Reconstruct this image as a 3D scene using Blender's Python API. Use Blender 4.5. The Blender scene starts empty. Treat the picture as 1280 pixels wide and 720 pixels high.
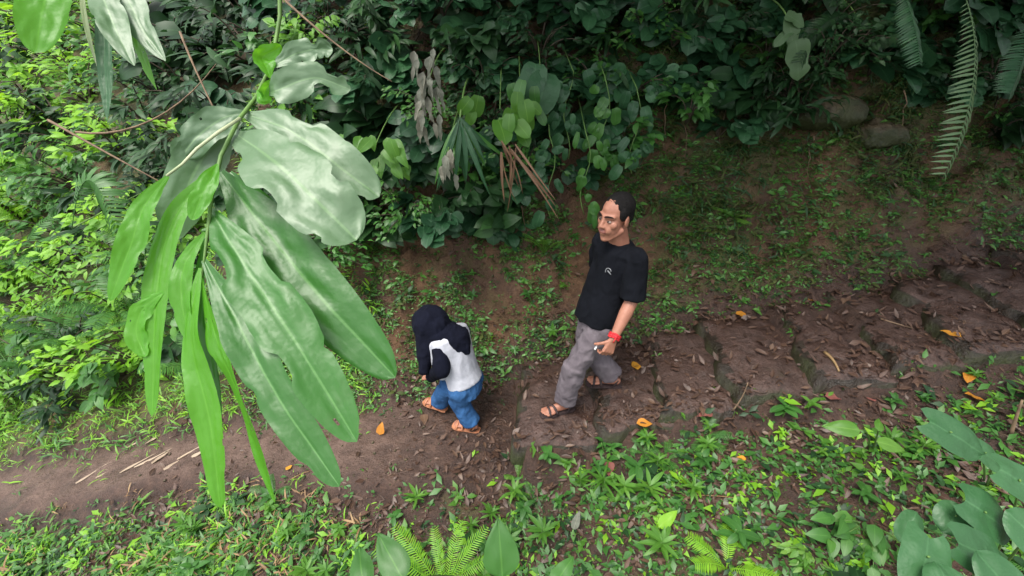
import bpy, math, random
from mathutils import Vector, Matrix, Quaternion, noise
from mathutils.bvhtree import BVHTree

SC = bpy.context.scene
COL = SC.collection
RNG = random.Random(7)
V3 = Vector
R = math.radians

# ------------------------------------------------------------------ camera
CAM = V3((0, 0, 2.55)); PITCH = R(30); FPX = 586.0
cd = bpy.data.cameras.new('camera'); cam = bpy.data.objects.new('camera', cd); COL.objects.link(cam)
cam.location = CAM; cam.rotation_euler = (R(90) - PITCH, 0, 0)
cd.sensor_width = 36; cd.lens = 36 * FPX / 1280.0; cd.clip_start = 0.05; cd.clip_end = 500
SC.camera = cam
_sp, _cp = math.sin(PITCH), math.cos(PITCH)

def ray(u, v):
    a = (u - 640) / FPX; b = (360 - v) / FPX
    return V3((a, _cp + b * _sp, -_sp + b * _cp))
def P(u, v, y):            # point of the place seen at (u, v) and lying at world y
    d = ray(u, v); return CAM + d * (y / d.y)
def D(u, v, t):            # the same by distance along the view axis
    return CAM + ray(u, v) * t

# ------------------------------------------------------------------ tags
def tag(o, label=None, cat=None, group=None, kind=None):
    if label: o['label'] = label
    if cat: o['category'] = cat
    if group: o['group'] = group
    if kind: o['kind'] = kind
    return o
def empty(name, loc=(0, 0, 0), rz=0.0, label=None, cat=None, group=None):
    o = bpy.data.objects.new(name, None); COL.objects.link(o)
    o.empty_display_size = 0.1
    o.location = loc; o.rotation_euler = (0, 0, rz)
    return tag(o, label, cat, group)
def dup(root, loc=None, rot=None, sc=None, label=None, group=None):
    r = root.copy(); COL.objects.link(r)
    if loc is not None: r.location = loc
    if rot is not None: r.rotation_euler = rot
    if sc is not None: r.scale = (sc, sc, sc) if not hasattr(sc, '__len__') else sc
    if label: r['label'] = label
    if group: r['group'] = group
    for ch in list(root.children):
        c = ch.copy(); COL.objects.link(c); c.parent = r
        for g in list(ch.children):
            d = g.copy(); COL.objects.link(d); d.parent = c
    return r

# ------------------------------------------------------------------ materials
def newmat(name):
    m = bpy.data.materials.new(name); m.use_nodes = True
    nt = m.node_tree; b = nt.nodes['Principled BSDF']
    return m, nt, b
def N(nt, t, **kw):
    n = nt.nodes.new(t)
    for k, v in kw.items(): setattr(n, k, v)
    return n
def ramp(nt, stops):
    r = N(nt, 'ShaderNodeValToRGB'); e = r.color_ramp.elements
    while len(e) < len(stops): e.new(0.5)
    for i, (p, c) in enumerate(stops):
        e[i].position = p; e[i].color = (*c, 1) if len(c) == 3 else c
    return r
def noise_tex(nt, scale, detail=4, rough=0.6, obj=False):
    tc = N(nt, 'ShaderNodeTexCoord'); n = N(nt, 'ShaderNodeTexNoise')
    n.inputs['Scale'].default_value = scale; n.inputs['Detail'].default_value = detail
    n.inputs['Roughness'].default_value = rough
    nt.links.new(tc.outputs['Object'], n.inputs['Vector']); return n
def mixc(nt, fac, a, b):
    m = N(nt, 'ShaderNodeMix', data_type='RGBA')
    for sock, val in ((m.inputs[0], fac), (m.inputs[6], a), (m.inputs[7], b)):
        if hasattr(val, 'is_output'): nt.links.new(val, sock)
        elif hasattr(val, '__len__'): sock.default_value = (*val, 1)
        else: sock.default_value = val
    return m.outputs[2]

def leafmat(name, stops, rough=0.42, trans=0.3, tcol=None, vein=0.0, spec=0.5, spots=0.15, rib=None):
    """a leaf: colour varies from leaf to leaf, light passes through"""
    m, nt, b = newmat(name)
    g = N(nt, 'ShaderNodeNewGeometry'); oi = N(nt, 'ShaderNodeObjectInfo')
    ad = N(nt, 'ShaderNodeMath', operation='MULTIPLY_ADD')
    nt.links.new(oi.outputs['Random'], ad.inputs[0]); ad.inputs[1].default_value = 0.5
    mu = N(nt, 'ShaderNodeMath', operation='MULTIPLY'); mu.inputs[1].default_value = 0.5
    nt.links.new(g.outputs['Random Per Island'], mu.inputs[0]); nt.links.new(mu.outputs[0], ad.inputs[2])
    r = ramp(nt, stops); nt.links.new(ad.outputs[0], r.inputs[0])
    nz = noise_tex(nt, 14, 5, 0.65)
    sr = ramp(nt, [(0.58, (0, 0, 0)), (0.8, (1, 1, 1))]); nt.links.new(nz.outputs[0], sr.inputs[0])
    sm = N(nt, 'ShaderNodeMath', operation='MULTIPLY'); sm.inputs[1].default_value = spots
    nt.links.new(sr.outputs[0], sm.inputs[0])
    dk = tuple(c * 0.5 + d for c, d in zip(stops[0][1], (0.02, 0.012, 0.0)))
    col = mixc(nt, sm.outputs[0], r.outputs[0], dk)
    uv = N(nt, 'ShaderNodeUVMap'); sx = N(nt, 'ShaderNodeSeparateXYZ'); nt.links.new(uv.outputs[0], sx.inputs[0])
    c1 = N(nt, 'ShaderNodeMath', operation='SUBTRACT'); nt.links.new(sx.outputs[0], c1.inputs[0]); c1.inputs[1].default_value = 0.5
    c2 = N(nt, 'ShaderNodeMath', operation='ABSOLUTE'); nt.links.new(c1.outputs[0], c2.inputs[0])
    rr = ramp(nt, [(0.012, (1, 1, 1)), (0.035, (0, 0, 0))]); nt.links.new(c2.outputs[0], rr.inputs[0])
    rm = N(nt, 'ShaderNodeMath', operation='MULTIPLY'); nt.links.new(rr.outputs[0], rm.inputs[0]); rm.inputs[1].default_value = 0.6 if rib else 0.35
    lt = rib or tuple(min(0.5, c * 1.5 + 0.02) for c in stops[-1][1])
    col = mixc(nt, rm.outputs[0], col, lt)
    if vein > 0:
        k = N(nt, 'ShaderNodeMath', operation='MULTIPLY_ADD'); nt.links.new(c2.outputs[0], k.inputs[0]); k.inputs[1].default_value = -0.55
        nt.links.new(sx.outputs[1], k.inputs[2])
        f = N(nt, 'ShaderNodeMath', operation='MULTIPLY'); nt.links.new(k.outputs[0], f.inputs[0]); f.inputs[1].default_value = 120
        s = N(nt, 'ShaderNodeMath', operation='SINE'); nt.links.new(f.outputs[0], s.inputs[0])
        nz2 = noise_tex(nt, 16, 3, 0.5)
        hm = N(nt, 'ShaderNodeMath', operation='MULTIPLY_ADD'); nt.links.new(nz2.outputs[0], hm.inputs[0]); hm.inputs[1].default_value = 60.0
        s2 = N(nt, 'ShaderNodeMath', operation='MULTIPLY'); nt.links.new(s.outputs[0], s2.inputs[0]); s2.inputs[1].default_value = 0.12; nt.links.new(s2.outputs[0], hm.inputs[2])
        bp = N(nt, 'ShaderNodeBump'); bp.inputs['Strength'].default_value = vein; bp.inputs['Distance'].default_value = 0.004
        nt.links.new(hm.outputs[0], bp.inputs['Height']); nt.links.new(bp.outputs[0], b.inputs['Normal'])
    nt.links.new(col, b.inputs['Base Color'])
    b.inputs['Roughness'].default_value = rough; b.inputs['Specular IOR Level'].default_value = spec
    t = N(nt, 'ShaderNodeBsdfTranslucent')
    tc = mixc(nt, 0.5, col, tcol or tuple(min(1, c * 2.0) for c in stops[-1][1])); nt.links.new(tc, t.inputs['Color'])
    ms = N(nt, 'ShaderNodeMixShader'); ms.inputs[0].default_value = trans
    nt.links.new(b.outputs[0], ms.inputs[1]); nt.links.new(t.outputs[0], ms.inputs[2])
    nt.links.new(ms.outputs[0], nt.nodes['Material Output'].inputs['Surface'])
    return m

def plainmat(name, stops, scale=12, rough=0.7, bump=0.3, bscale=60, spec=0.4, dist=0.004, sheen=0.0):
    m, nt, b = newmat(name)
    n = noise_tex(nt, scale, 5, 0.6); r = ramp(nt, stops); nt.links.new(n.outputs[0], r.inputs[0])
    nt.links.new(r.outputs[0], b.inputs['Base Color'])
    n2 = noise_tex(nt, bscale, 5, 0.65); bp = N(nt, 'ShaderNodeBump')
    bp.inputs['Strength'].default_value = bump; bp.inputs['Distance'].default_value = dist
    nt.links.new(n2.outputs[0], bp.inputs['Height']); nt.links.new(bp.outputs[0], b.inputs['Normal'])
    b.inputs['Roughness'].default_value = rough; b.inputs['Specular IOR Level'].default_value = spec
    if sheen: b.inputs['Sheen Weight'].default_value = sheen
    return m

M = {}
M['heroglare'] = leafmat('sky_glare_leaf', [(0, (0.062, 0.13, 0.058)), (1, (0.095, 0.175, 0.08))], 0.45, 0.18, (0.16, 0.36, 0.06), 0.05, 0.75, 0.3, (0.16, 0.28, 0.12))  # paler copy of the glossy leaf: sky glare put into the base colour
M['hero'] = leafmat('glossy_leaf', [(0, (0.022, 0.105, 0.014)), (1, (0.038, 0.155, 0.020))], 0.40, 0.25, (0.16, 0.42, 0.015), 0.05, 0.5, 0.3, (0.12, 0.28, 0.08))
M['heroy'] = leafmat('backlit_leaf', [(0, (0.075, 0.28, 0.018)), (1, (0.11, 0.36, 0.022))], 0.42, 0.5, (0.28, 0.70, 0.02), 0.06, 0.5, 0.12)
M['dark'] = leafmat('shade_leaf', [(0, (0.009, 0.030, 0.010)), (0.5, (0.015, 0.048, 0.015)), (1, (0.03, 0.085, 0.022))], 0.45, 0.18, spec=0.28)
M['blue'] = leafmat('waxy_leaf', [(0, (0.012, 0.045, 0.020)), (0.6, (0.022, 0.075, 0.030)), (1, (0.045, 0.13, 0.05))], 0.42, 0.18, vein=0.08, spec=0.32)
M['taro'] = leafmat('bluish_leaf', [(0, (0.022, 0.080, 0.028)), (1, (0.045, 0.13, 0.048))], 0.45, 0.2, vein=0.10, spec=0.4)
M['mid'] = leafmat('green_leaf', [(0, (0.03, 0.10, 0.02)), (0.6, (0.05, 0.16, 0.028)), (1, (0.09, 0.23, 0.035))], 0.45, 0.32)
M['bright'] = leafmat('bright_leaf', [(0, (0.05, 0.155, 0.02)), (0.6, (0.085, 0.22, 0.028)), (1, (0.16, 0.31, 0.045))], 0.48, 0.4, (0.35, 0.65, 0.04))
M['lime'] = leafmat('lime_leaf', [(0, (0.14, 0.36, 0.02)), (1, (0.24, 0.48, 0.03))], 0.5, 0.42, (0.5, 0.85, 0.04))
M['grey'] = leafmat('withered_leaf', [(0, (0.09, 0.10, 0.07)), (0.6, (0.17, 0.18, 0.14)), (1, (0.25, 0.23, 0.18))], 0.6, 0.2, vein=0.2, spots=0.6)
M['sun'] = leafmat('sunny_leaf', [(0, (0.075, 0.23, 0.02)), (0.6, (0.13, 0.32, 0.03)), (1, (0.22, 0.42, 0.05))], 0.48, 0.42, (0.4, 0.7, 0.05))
M['olive'] = leafmat('olive_leaf', [(0, (0.018, 0.030, 0.009)), (0.6, (0.038, 0.055, 0.014)), (1, (0.075, 0.095, 0.025))], 0.6, 0.2, spec=0.2)
M['pale'] = leafmat('pale_frond', [(0, (0.06, 0.13, 0.05)), (1, (0.11, 0.19, 0.08))], 0.5, 0.3)
M['straw'] = leafmat('dry_leaf', [(0, (0.10, 0.05, 0.022)), (0.5, (0.20, 0.115, 0.05)), (1, (0.36, 0.25, 0.12))], 0.65, 0.15)
M['litter'] = leafmat('litter_leaf', [(0, (0.030, 0.017, 0.012)), (0.5, (0.075, 0.04, 0.028)), (0.85, (0.13, 0.078, 0.048)), (1, (0.26, 0.19, 0.12))], 0.5, 0.1, tcol=(0.2, 0.1, 0.04))
M['brown'] = leafmat('brown_dead_leaf', [(0, (0.07, 0.035, 0.018)), (1, (0.19, 0.105, 0.055))], 0.65, 0.15)
M['bleached'] = leafmat('bleached_blade', [(0, (0.20, 0.14, 0.095)), (1, (0.40, 0.31, 0.22))], 0.6, 0.1)
M['yellow'] = leafmat('yellow_leaf', [(0, (0.42, 0.14, 0.02)), (1, (0.60, 0.30, 0.03))], 0.55, 0.2, spots=0.8, tcol=(0.8, 0.4, 0.03))
M['red'] = leafmat('reddish_leaf', [(0, (0.16, 0.05, 0.045)), (1, (0.26, 0.10, 0.08))], 0.5, 0.2, tcol=(0.4, 0.1, 0.08))
M['bark'] = plainmat('bark', [(0.3, (0.035, 0.026, 0.018)), (0.7, (0.09, 0.07, 0.05))], 18, 0.85, 0.7, 40)
M['stemg'] = plainmat('green_stem', [(0.3, (0.06, 0.13, 0.03)), (0.7, (0.12, 0.22, 0.05))], 14, 0.55, 0.2, 60)
M['stemp'] = plainmat('pale_stem', [(0.3, (0.30, 0.36, 0.20)), (0.7, (0.42, 0.45, 0.28))], 14, 0.5, 0.2, 60)
M['twig'] = plainmat('twig', [(0.3, (0.09, 0.06, 0.04)), (0.7, (0.22, 0.15, 0.09))], 16, 0.8, 0.4, 80)
M['skin'] = plainmat('skin', [(0.3, (0.27, 0.115, 0.075)), (0.7, (0.36, 0.165, 0.11))], 22, 0.5, 0.12, 220, 0.4, 0.001)
M['lip'] = plainmat('lip', [(0.3, (0.19, 0.07, 0.055)), (0.7, (0.24, 0.09, 0.07))], 30, 0.45, 0.1, 200, 0.4, 0.001)
M['hair'] = plainmat('hair', [(0.3, (0.0025, 0.002, 0.002)), (0.7, (0.008, 0.007, 0.007))], 90, 0.7, 0.9, 260, 0.2, 0.006)
M['eyew'] = plainmat('eyeball', [(0.3, (0.24, 0.19, 0.17)), (0.7, (0.3, 0.25, 0.22))], 30, 0.25, 0.0)
M['iris'] = plainmat('iris', [(0.3, (0.01, 0.007, 0.005)), (0.7, (0.02, 0.012, 0.008))], 30, 0.2, 0.0)
M['tshirt'] = plainmat('black_cotton', [(0.3, (0.0035, 0.0042, 0.0065)), (0.7, (0.0065, 0.0075, 0.011))], 9, 0.95, 0.35, 28, 0.12, 0.01)
M['trous'] = plainmat('grey_cotton', [(0.3, (0.095, 0.080, 0.092)), (0.7, (0.15, 0.13, 0.145))], 8, 0.9, 0.5, 26, 0.2, 0.012)
M['navy'] = plainmat('navy_cloth', [(0.3, (0.003, 0.0036, 0.0085)), (0.7, (0.006, 0.0072, 0.016))], 8, 0.95, 0.4, 24, 0.12, 0.012)
M['vest'] = plainmat('pale_grey_cloth', [(0.3, (0.34, 0.35, 0.40)), (0.7, (0.47, 0.48, 0.53))], 7, 0.85, 0.5, 22, 0.2, 0.012)
M['denim'] = plainmat('denim', [(0.3, (0.014, 0.055, 0.15)), (0.7, (0.04, 0.12, 0.28))], 7, 0.9, 0.5, 30, 0.2, 0.01)
M['red_band'] = plainmat('red_band', [(0.3, (0.42, 0.012, 0.02)), (0.7, (0.62, 0.03, 0.035))], 50, 0.6, 0.3, 120)
M['rubber'] = plainmat('sandal_rubber', [(0.3, (0.02, 0.014, 0.014)), (0.7, (0.05, 0.03, 0.03))], 20, 0.7, 0.2, 90)
M['orange_rubber'] = plainmat('tan_sandal', [(0.3, (0.36, 0.14, 0.07)), (0.7, (0.5, 0.22, 0.12))], 20, 0.6, 0.2, 90)
M['white'] = plainmat('white_paper', [(0.3, (0.7, 0.7, 0.68)), (0.7, (0.8, 0.8, 0.78))], 20, 0.7, 0.1, 90)
M['print'] = plainmat('grey_print', [(0.3, (0.16, 0.17, 0.18)), (0.7, (0.26, 0.27, 0.28))], 60, 0.8, 0.1, 90)

def groundmat():
    m, nt, b = newmat('forest_soil')
    n1 = noise_tex(nt, 1.7, 6, 0.62); n2 = noise_tex(nt, 9, 7, 0.7); n3 = noise_tex(nt, 55, 5, 0.7)
    r1 = ramp(nt, [(0.3, (0.022, 0.012, 0.009)), (0.52, (0.058, 0.030, 0.021)), (0.75, (0.115, 0.064, 0.043))]); nt.links.new(n2.outputs[0], r1.inputs[0])
    r2 = ramp(nt, [(0.35, (0.6, 0.6, 0.6)), (0.7, (1.15, 1.15, 1.15))]); nt.links.new(n3.outputs[0], r2.inputs[0])
    mm = N(nt, 'ShaderNodeMix', data_type='RGBA', blend_type='MULTIPLY'); mm.inputs[0].default_value = 0.8
    nt.links.new(r1.outputs[0], mm.inputs[6]); nt.links.new(r2.outputs[0], mm.inputs[7])
    # moss: patches, kept off the trodden path by the mesh's own 'moss' attribute
    at = N(nt, 'ShaderNodeAttribute', attribute_name='moss')
    ms = N(nt, 'ShaderNodeMath', operation='ADD'); nt.links.new(n1.outputs[0], ms.inputs[0]); nt.links.new(at.outputs['Fac'], ms.inputs[1])
    ms2 = N(nt, 'ShaderNodeMath', operation='MULTIPLY_ADD'); nt.links.new(n2.outputs[0], ms2.inputs[0]); ms2.inputs[1].default_value = 0.6; nt.links.new(ms.outputs[0], ms2.inputs[2])
    mr = ramp(nt, [(0.98, (0, 0, 0)), (1.0, (1, 1, 1))])
    sc = N(nt, 'ShaderNodeMapRange'); sc.inputs[1].default_value = 0.95; sc.inputs[2].default_value = 1.25; nt.links.new(ms2.outputs[0], sc.inputs[0])
    mc = ramp(nt, [(0.3, (0.030, 0.042, 0.010)), (0.7, (0.085, 0.105, 0.022))]); nt.links.new(n3.outputs[0], mc.inputs[0])
    col = mixc(nt, sc.outputs[0], mm.outputs[2], mc.outputs[0])
    tr = N(nt, 'ShaderNodeAttribute', attribute_name='sunlit_trod')  # trodden path at the left end: sunlight painted in as paler soil
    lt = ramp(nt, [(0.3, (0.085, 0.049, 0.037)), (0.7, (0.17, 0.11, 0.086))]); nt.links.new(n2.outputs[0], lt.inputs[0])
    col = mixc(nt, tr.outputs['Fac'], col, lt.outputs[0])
    oc = N(nt, 'ShaderNodeAttribute', attribute_name='ochre'); ocr = ramp(nt, [(0.3, (0.055, 0.027, 0.012)), (0.55, (0.12, 0.06, 0.026)), (0.8, (0.19, 0.105, 0.05))]); nt.links.new(n2.outputs[0], ocr.inputs[0])
    of = N(nt, 'ShaderNodeMath', operation='MULTIPLY'); om = N(nt, 'ShaderNodeMath', operation='SUBTRACT'); om.inputs[0].default_value = 1.0; nt.links.new(sc.outputs[0], om.inputs[1]); nt.links.new(om.outputs[0], of.inputs[0]); nt.links.new(oc.outputs['Fac'], of.inputs[1])
    col = mixc(nt, of.outputs[0], col, ocr.outputs[0])
    nt.links.new(col, b.inputs['Base Color'])
    rr = ramp(nt, [(0.35, (0.36, 0.36, 0.36)), (0.6, (0.8, 0.8, 0.8))]); nt.links.new(n1.outputs[0], rr.inputs[0]); nt.links.new(rr.outputs[0], b.inputs['Roughness'])
    ad = N(nt, 'ShaderNodeMath', operation='MULTIPLY_ADD'); nt.links.new(n3.outputs[0], ad.inputs[0]); ad.inputs[1].default_value = 0.35; nt.links.new(n2.outputs[0], ad.inputs[2])
    bp = N(nt, 'ShaderNodeBump'); bp.inputs['Strength'].default_value = 0.9; bp.inputs['Distance'].default_value = 0.05
    nt.links.new(ad.outputs[0], bp.inputs['Height']); nt.links.new(bp.outputs[0], b.inputs['Normal'])
    return m
M['soil'] = groundmat()

def stonemat(name, a, bb, moss=0.5):
    m, nt, b = newmat(name)
    n1 = noise_tex(nt, 3.0, 6, 0.65); n2 = noise_tex(nt, 16, 6, 0.7); n3 = noise_tex(nt, 70, 4, 0.7)
    r1 = ramp(nt, [(0.3, a), (0.7, bb)]); nt.links.new(n2.outputs[0], r1.inputs[0])
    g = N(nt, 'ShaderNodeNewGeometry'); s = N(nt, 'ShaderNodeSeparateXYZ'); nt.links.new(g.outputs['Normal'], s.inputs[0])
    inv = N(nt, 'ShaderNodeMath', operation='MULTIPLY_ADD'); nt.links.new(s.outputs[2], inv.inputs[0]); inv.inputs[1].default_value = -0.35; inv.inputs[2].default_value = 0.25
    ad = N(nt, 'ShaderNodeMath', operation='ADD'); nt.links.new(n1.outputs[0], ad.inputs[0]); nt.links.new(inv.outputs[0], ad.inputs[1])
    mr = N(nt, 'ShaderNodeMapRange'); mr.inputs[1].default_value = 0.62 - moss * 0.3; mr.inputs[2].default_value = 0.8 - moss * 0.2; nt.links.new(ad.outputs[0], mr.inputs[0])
    mc = ramp(nt, [(0.3, (0.014, 0.019, 0.006)), (0.7, (0.045, 0.054, 0.014))]); nt.links.new(n3.outputs[0], mc.inputs[0])
    col = mixc(nt, mr.outputs[0], r1.outputs[0], mc.outputs[0]); nt.links.new(col, b.inputs['Base Color'])
    rr = ramp(nt, [(0.38, (0.24, 0.24, 0.24)), (0.62, (0.6, 0.6, 0.6))]); nt.links.new(n1.outputs[0], rr.inputs[0]); nt.links.new(rr.outputs[0], b.inputs['Roughness'])
    a2 = N(nt, 'ShaderNodeMath', operation='MULTIPLY_ADD'); nt.links.new(n3.outputs[0], a2.inputs[0]); a2.inputs[1].default_value = 0.3; nt.links.new(n2.outputs[0], a2.inputs[2])
    bp = N(nt, 'ShaderNodeBump'); bp.inputs['Strength'].default_value = 0.8; bp.inputs['Distance'].default_value = 0.03
    nt.links.new(a2.outputs[0], bp.inputs['Height']); nt.links.new(bp.outputs[0], b.inputs['Normal'])
    return m
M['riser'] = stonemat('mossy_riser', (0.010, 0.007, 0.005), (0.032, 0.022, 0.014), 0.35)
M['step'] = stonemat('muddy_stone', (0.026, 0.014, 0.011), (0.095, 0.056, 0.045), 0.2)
M['rock'] = stonemat('mossy_rock', (0.045, 0.035, 0.02), (0.12, 0.09, 0.05), 0.5)

# ------------------------------------------------------------------ mesh builder
class MB:
    def __init__(self): self.v = []; self.f = []; self.uv = []; self.mi = []
    def quad(self, idx, uvs, mi=0): self.f.append(idx); self.uv.extend(uvs); self.mi.append(mi)
    def build(self, name, mats, parent=None, smooth=True):
        me = bpy.data.meshes.new(name); me.from_pydata([tuple(p) for p in self.v], [], self.f)
        if self.uv:
            ul = me.uv_layers.new(name='UVMap'); flat = [c for p in self.uv for c in p]; ul.data.foreach_set('uv', flat)
        if not isinstance(mats, (list, tuple)): mats = [mats]
        for m in mats: me.materials.append(m)
        if len(mats) > 1: me.polygons.foreach_set('material_index', self.mi)
        me.polygons.foreach_set('use_smooth', [smooth] * len(self.f)); me.update()
        o = bpy.data.objects.new(name, me); COL.objects.link(o)
        if parent: o.parent = parent
        return o
    def tube(self, pts, rad, n=6, mi=0, cap=True):
        pts = [V3(p) for p in pts]
        if not hasattr(rad, '__len__'): rad = [rad] * len(pts)
        up = V3((0.31, 0.2, 0.93)); rings = []
        for i, p in enumerate(pts):
            t = (pts[min(i + 1, len(pts) - 1)] - pts[max(i - 1, 0)]).normalized()
            a = t.cross(up)
            if a.length < 1e-3: a = t.cross(V3((1, 0, 0)))
            a.normalize(); b = t.cross(a); s = len(self.v)
            for k in range(n):
                q = 2 * math.pi * k / n; self.v.append(p + (a * math.cos(q) + b * math.sin(q)) * rad[i])
            rings.append(s)
        for i in range(len(pts) - 1):
            for k in range(n):
                k2 = (k + 1) % n
                self.quad((rings[i] + k, rings[i] + k2, rings[i + 1] + k2, rings[i + 1] + k), [(0, 0), (1, 0), (1, 1), (0, 1)], mi)
        if cap:
            self.quad(tuple(rings[0] + k for k in range(n))[::-1], [(0, 0)] * n, mi)
            self.quad(tuple(rings[-1] + k for k in range(n)), [(0, 0)] * n, mi)
    def loft(self, rings, n=20):        # rings of (centre, vecA, vecB): closed body
        st = []
        for c, a, b in rings:
            st.append(len(self.v)); c, a, b = V3(c), V3(a), V3(b)
            for k in range(n):
                q = 2 * math.pi * k / n; self.v.append(c + a * math.cos(q) + b * math.sin(q))
        for i in range(len(rings) - 1):
            for k in range(n):
                k2 = (k + 1) % n
                self.quad((st[i] + k, st[i] + k2, st[i + 1] + k2, st[i + 1] + k), [(0, 0)] * 4)
        self.quad(tuple(st[0] + k for k in range(n))[::-1], [(0, 0)] * n); self.quad(tuple(st[-1] + k for k in range(n)), [(0, 0)] * n)
    def ellip(self, c, X, Y, Z, n=16, m=10, mi=0):   # axes as vectors
        c, X, Y, Z = V3(c), V3(X), V3(Y), V3(Z); s = len(self.v)
        self.v.append(c + Z)
        for i in range(1, m):
            th = math.pi * i / m
            for k in range(n):
                q = 2 * math.pi * k / n; self.v.append(c + Z * math.cos(th) + (X * math.cos(q) + Y * math.sin(q)) * math.sin(th))
        e = len(self.v); self.v.append(c - Z)
        for k in range(n):
            k2 = (k + 1) % n
            self.quad((s, s + 1 + k, s + 1 + k2), [(0, 0)] * 3, mi)
            self.quad((e, e - n + k2, e - n + k), [(0, 0)] * 3, mi)
            for i in range(m - 2):
                a = s + 1 + i * n
                self.quad((a + k, a + n + k, a + n + k2, a + k2), [(0, 0)] * 4, mi)
    def cap(self, p0, r0, p1, r1, n=14):              # tapered capsule
        p0, p1 = V3(p0), V3(p1); t = (p1 - p0)
        if t.length < 1e-6: t = V3((0, 0, 1e-4))
        t.normalize(); a = t.orthogonal().normalized(); b = t.cross(a)
        rings = []
        for i in range(1, 5):
            q = math.pi / 2 * i / 5; rings.append((p0 - t * r0 * math.cos(q), a * r0 * math.sin(q), b * r0 * math.sin(q)))
        rings.append((p0, a * r0, b * r0)); rings.append((p1, a * r1, b * r1))
        for i in range(4, 0, -1):
            q = math.pi / 2 * i / 5; rings.append((p1 + t * r1 * math.cos(q), a * r1 * math.sin(q), b * r1 * math.sin(q)))
        self.loft(rings, n)

SHAPES = {
    'lance': lambda t: math.sin(math.pi * min(1, t ** 0.8)) ** 0.9,
    'ovate': lambda t: math.sin(math.pi * t ** 0.62) ** 0.85,
    'heart': lambda t: (1.0 - t) ** 0.62 * (0.62 + 1.4 * t) * (1.0 if t > 0.01 else 0.75),
    'round': lambda t: math.sqrt(max(0, 1 - (2 * t - 1) ** 2)) * (0.97),
    'oblong': lambda t: (0.12 + 0.88 * sstep(-0.04, 0.42, t)) * (1.0 if t < 0.58 else max(0.0, 1 - ((t - 0.58) / 0.42) ** 2.1) ** .62),
    'strap': lambda t: min(1.0, 0.5 + t * 3) * (1 - t) ** 0.45,
}
def leaf(mb, base, d, n, L, W, shape='lance', droop=0.5, fold=0.15, seg=4, mi=0, wav=0.0, rng=RNG, tip_torn=0.0):
    """one leaf blade: midrib bends down by droop (radians over its length), halves folded up by fold"""
    d = V3(d).normalized(); n = V3(n); s = d.cross(n)
    if s.length < 1e-4: s = d.orthogonal()
    s.normalize(); n = s.cross(d)
    f = SHAPES[shape]; p = V3(base); st = L / seg; q = Quaternion(s, -droop / seg)
    i0 = len(mb.v); ph = rng.random() * 6
    for i in range(seg + 1):
        t = i / seg; w = max(0.0, f(min(max(t, 0.0), 1.0))) * W * 0.5
        if tip_torn and t > 0.3: w *= 1 - tip_torn * rng.random()
        up = n * (fold * w)
        w1 = n * (wav * w * math.sin(ph + t * 9)); w2 = n * (wav * w * math.sin(ph * 1.7 + t * 8))
        mb.v.append(p - s * w + up + w1); mb.v.append(p.copy()); mb.v.append(p + s * w + up + w2)
        if i < seg:
            d = q @ d; n = q @ n; p = p + d * st
    for i in range(seg):
        a = i0 + 3 * i; t0 = i / seg; t1 = (i + 1) / seg
        mb.quad((a, a + 1, a + 4, a + 3), [(0, t0), (.5, t0), (.5, t1), (0, t1)], mi)
        mb.quad((a + 1, a + 2, a + 5, a + 4), [(.5, t0), (1, t0), (1, t1), (.5, t1)], mi)
    return p

def rv(rng, s=1.0): return V3((rng.uniform(-s, s), rng.uniform(-s, s), rng.uniform(-s, s)))
def bez(a, b, c, n=8):
    a, b, c = V3(a), V3(b), V3(c)
    return [a * (1 - t) ** 2 + b * 2 * t * (1 - t) + c * t * t for t in (i / n for i in range(n + 1))]

# ------------------------------------------------------------------ terrain
RISERS = [0.06, 0.61, 1.09, 1.53, 2.10, 2.56, 3.0, 3.45, 3.9, 4.35]
LEVELS = [-0.26, 0.0, 0.13, 0.25, 0.37, 0.49, 0.60, 0.70, 0.80, 0.90, 1.0]
def sstep(a, b, x):
    t = min(1, max(0, (x - a) / (b - a))); return t * t * (3 - 2 * t)
def zsmooth(x):
    if x < -0.2: return -0.26 + 0.20 * (x + 0.2) - 0.02 * max(0, -x - 3) ** 1.5
    return -0.26 + (0.33 * (x + 0.2) if x < .6 else .264 + .24 * (x - .6))
def zpath(x):
    if x < RISERS[0]: return -0.26 + 0.20 * min(0, x + 0.3) - 0.02 * max(0, -x - 3) ** 1.5
    for i in range(len(RISERS) - 1, -1, -1):
        if x >= RISERS[i]: 
            base = LEVELS[i + 1] if x < 4.8 else LEVELS[-1] + 0.24 * (x - 4.8)
            return LEVELS[i] + (base - LEVELS[i]) * sstep(RISERS[i], RISERS[i] + 0.05, x)
def yc(x): return 2.70 + 0.10 * sstep(-.9, -2.2, x) + 0.07 * max(x, 0) + 0.03 * math.sin(x * 1.7)
def hw(x): return 0.46 - 0.17 * sstep(-.7, -2.2, x) + 0.03 * math.sin(x * 3.1 + 1)
def fbm(x, y, sc, o=4, seed=0.0):
    return noise.fractal(V3((x * sc, y * sc, seed)), 1.0, 2.0, o)
def bank(d, x):
    bl = sstep(-1.6, -3.8, x)
    h = 1.55 * min(d, 0.8) + 2.6 * max(0, min(d - 0.8, 0.65)) + 1.0 * max(0, min(d - 1.45, 2.5)) + 0.5 * max(0, d - 3.95)
    h *= 1 - 0.25 * math.exp(-((d - 0.2) / 0.25) ** 2) * (1 if d > 0 else 0)
    g = 0.42 * min(d, 1.2) + 0.6 * max(0, min(d - 1.2, 3)) + 0.5 * max(0, d - 4.2)
    return h * (1 - bl) + g * bl
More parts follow.
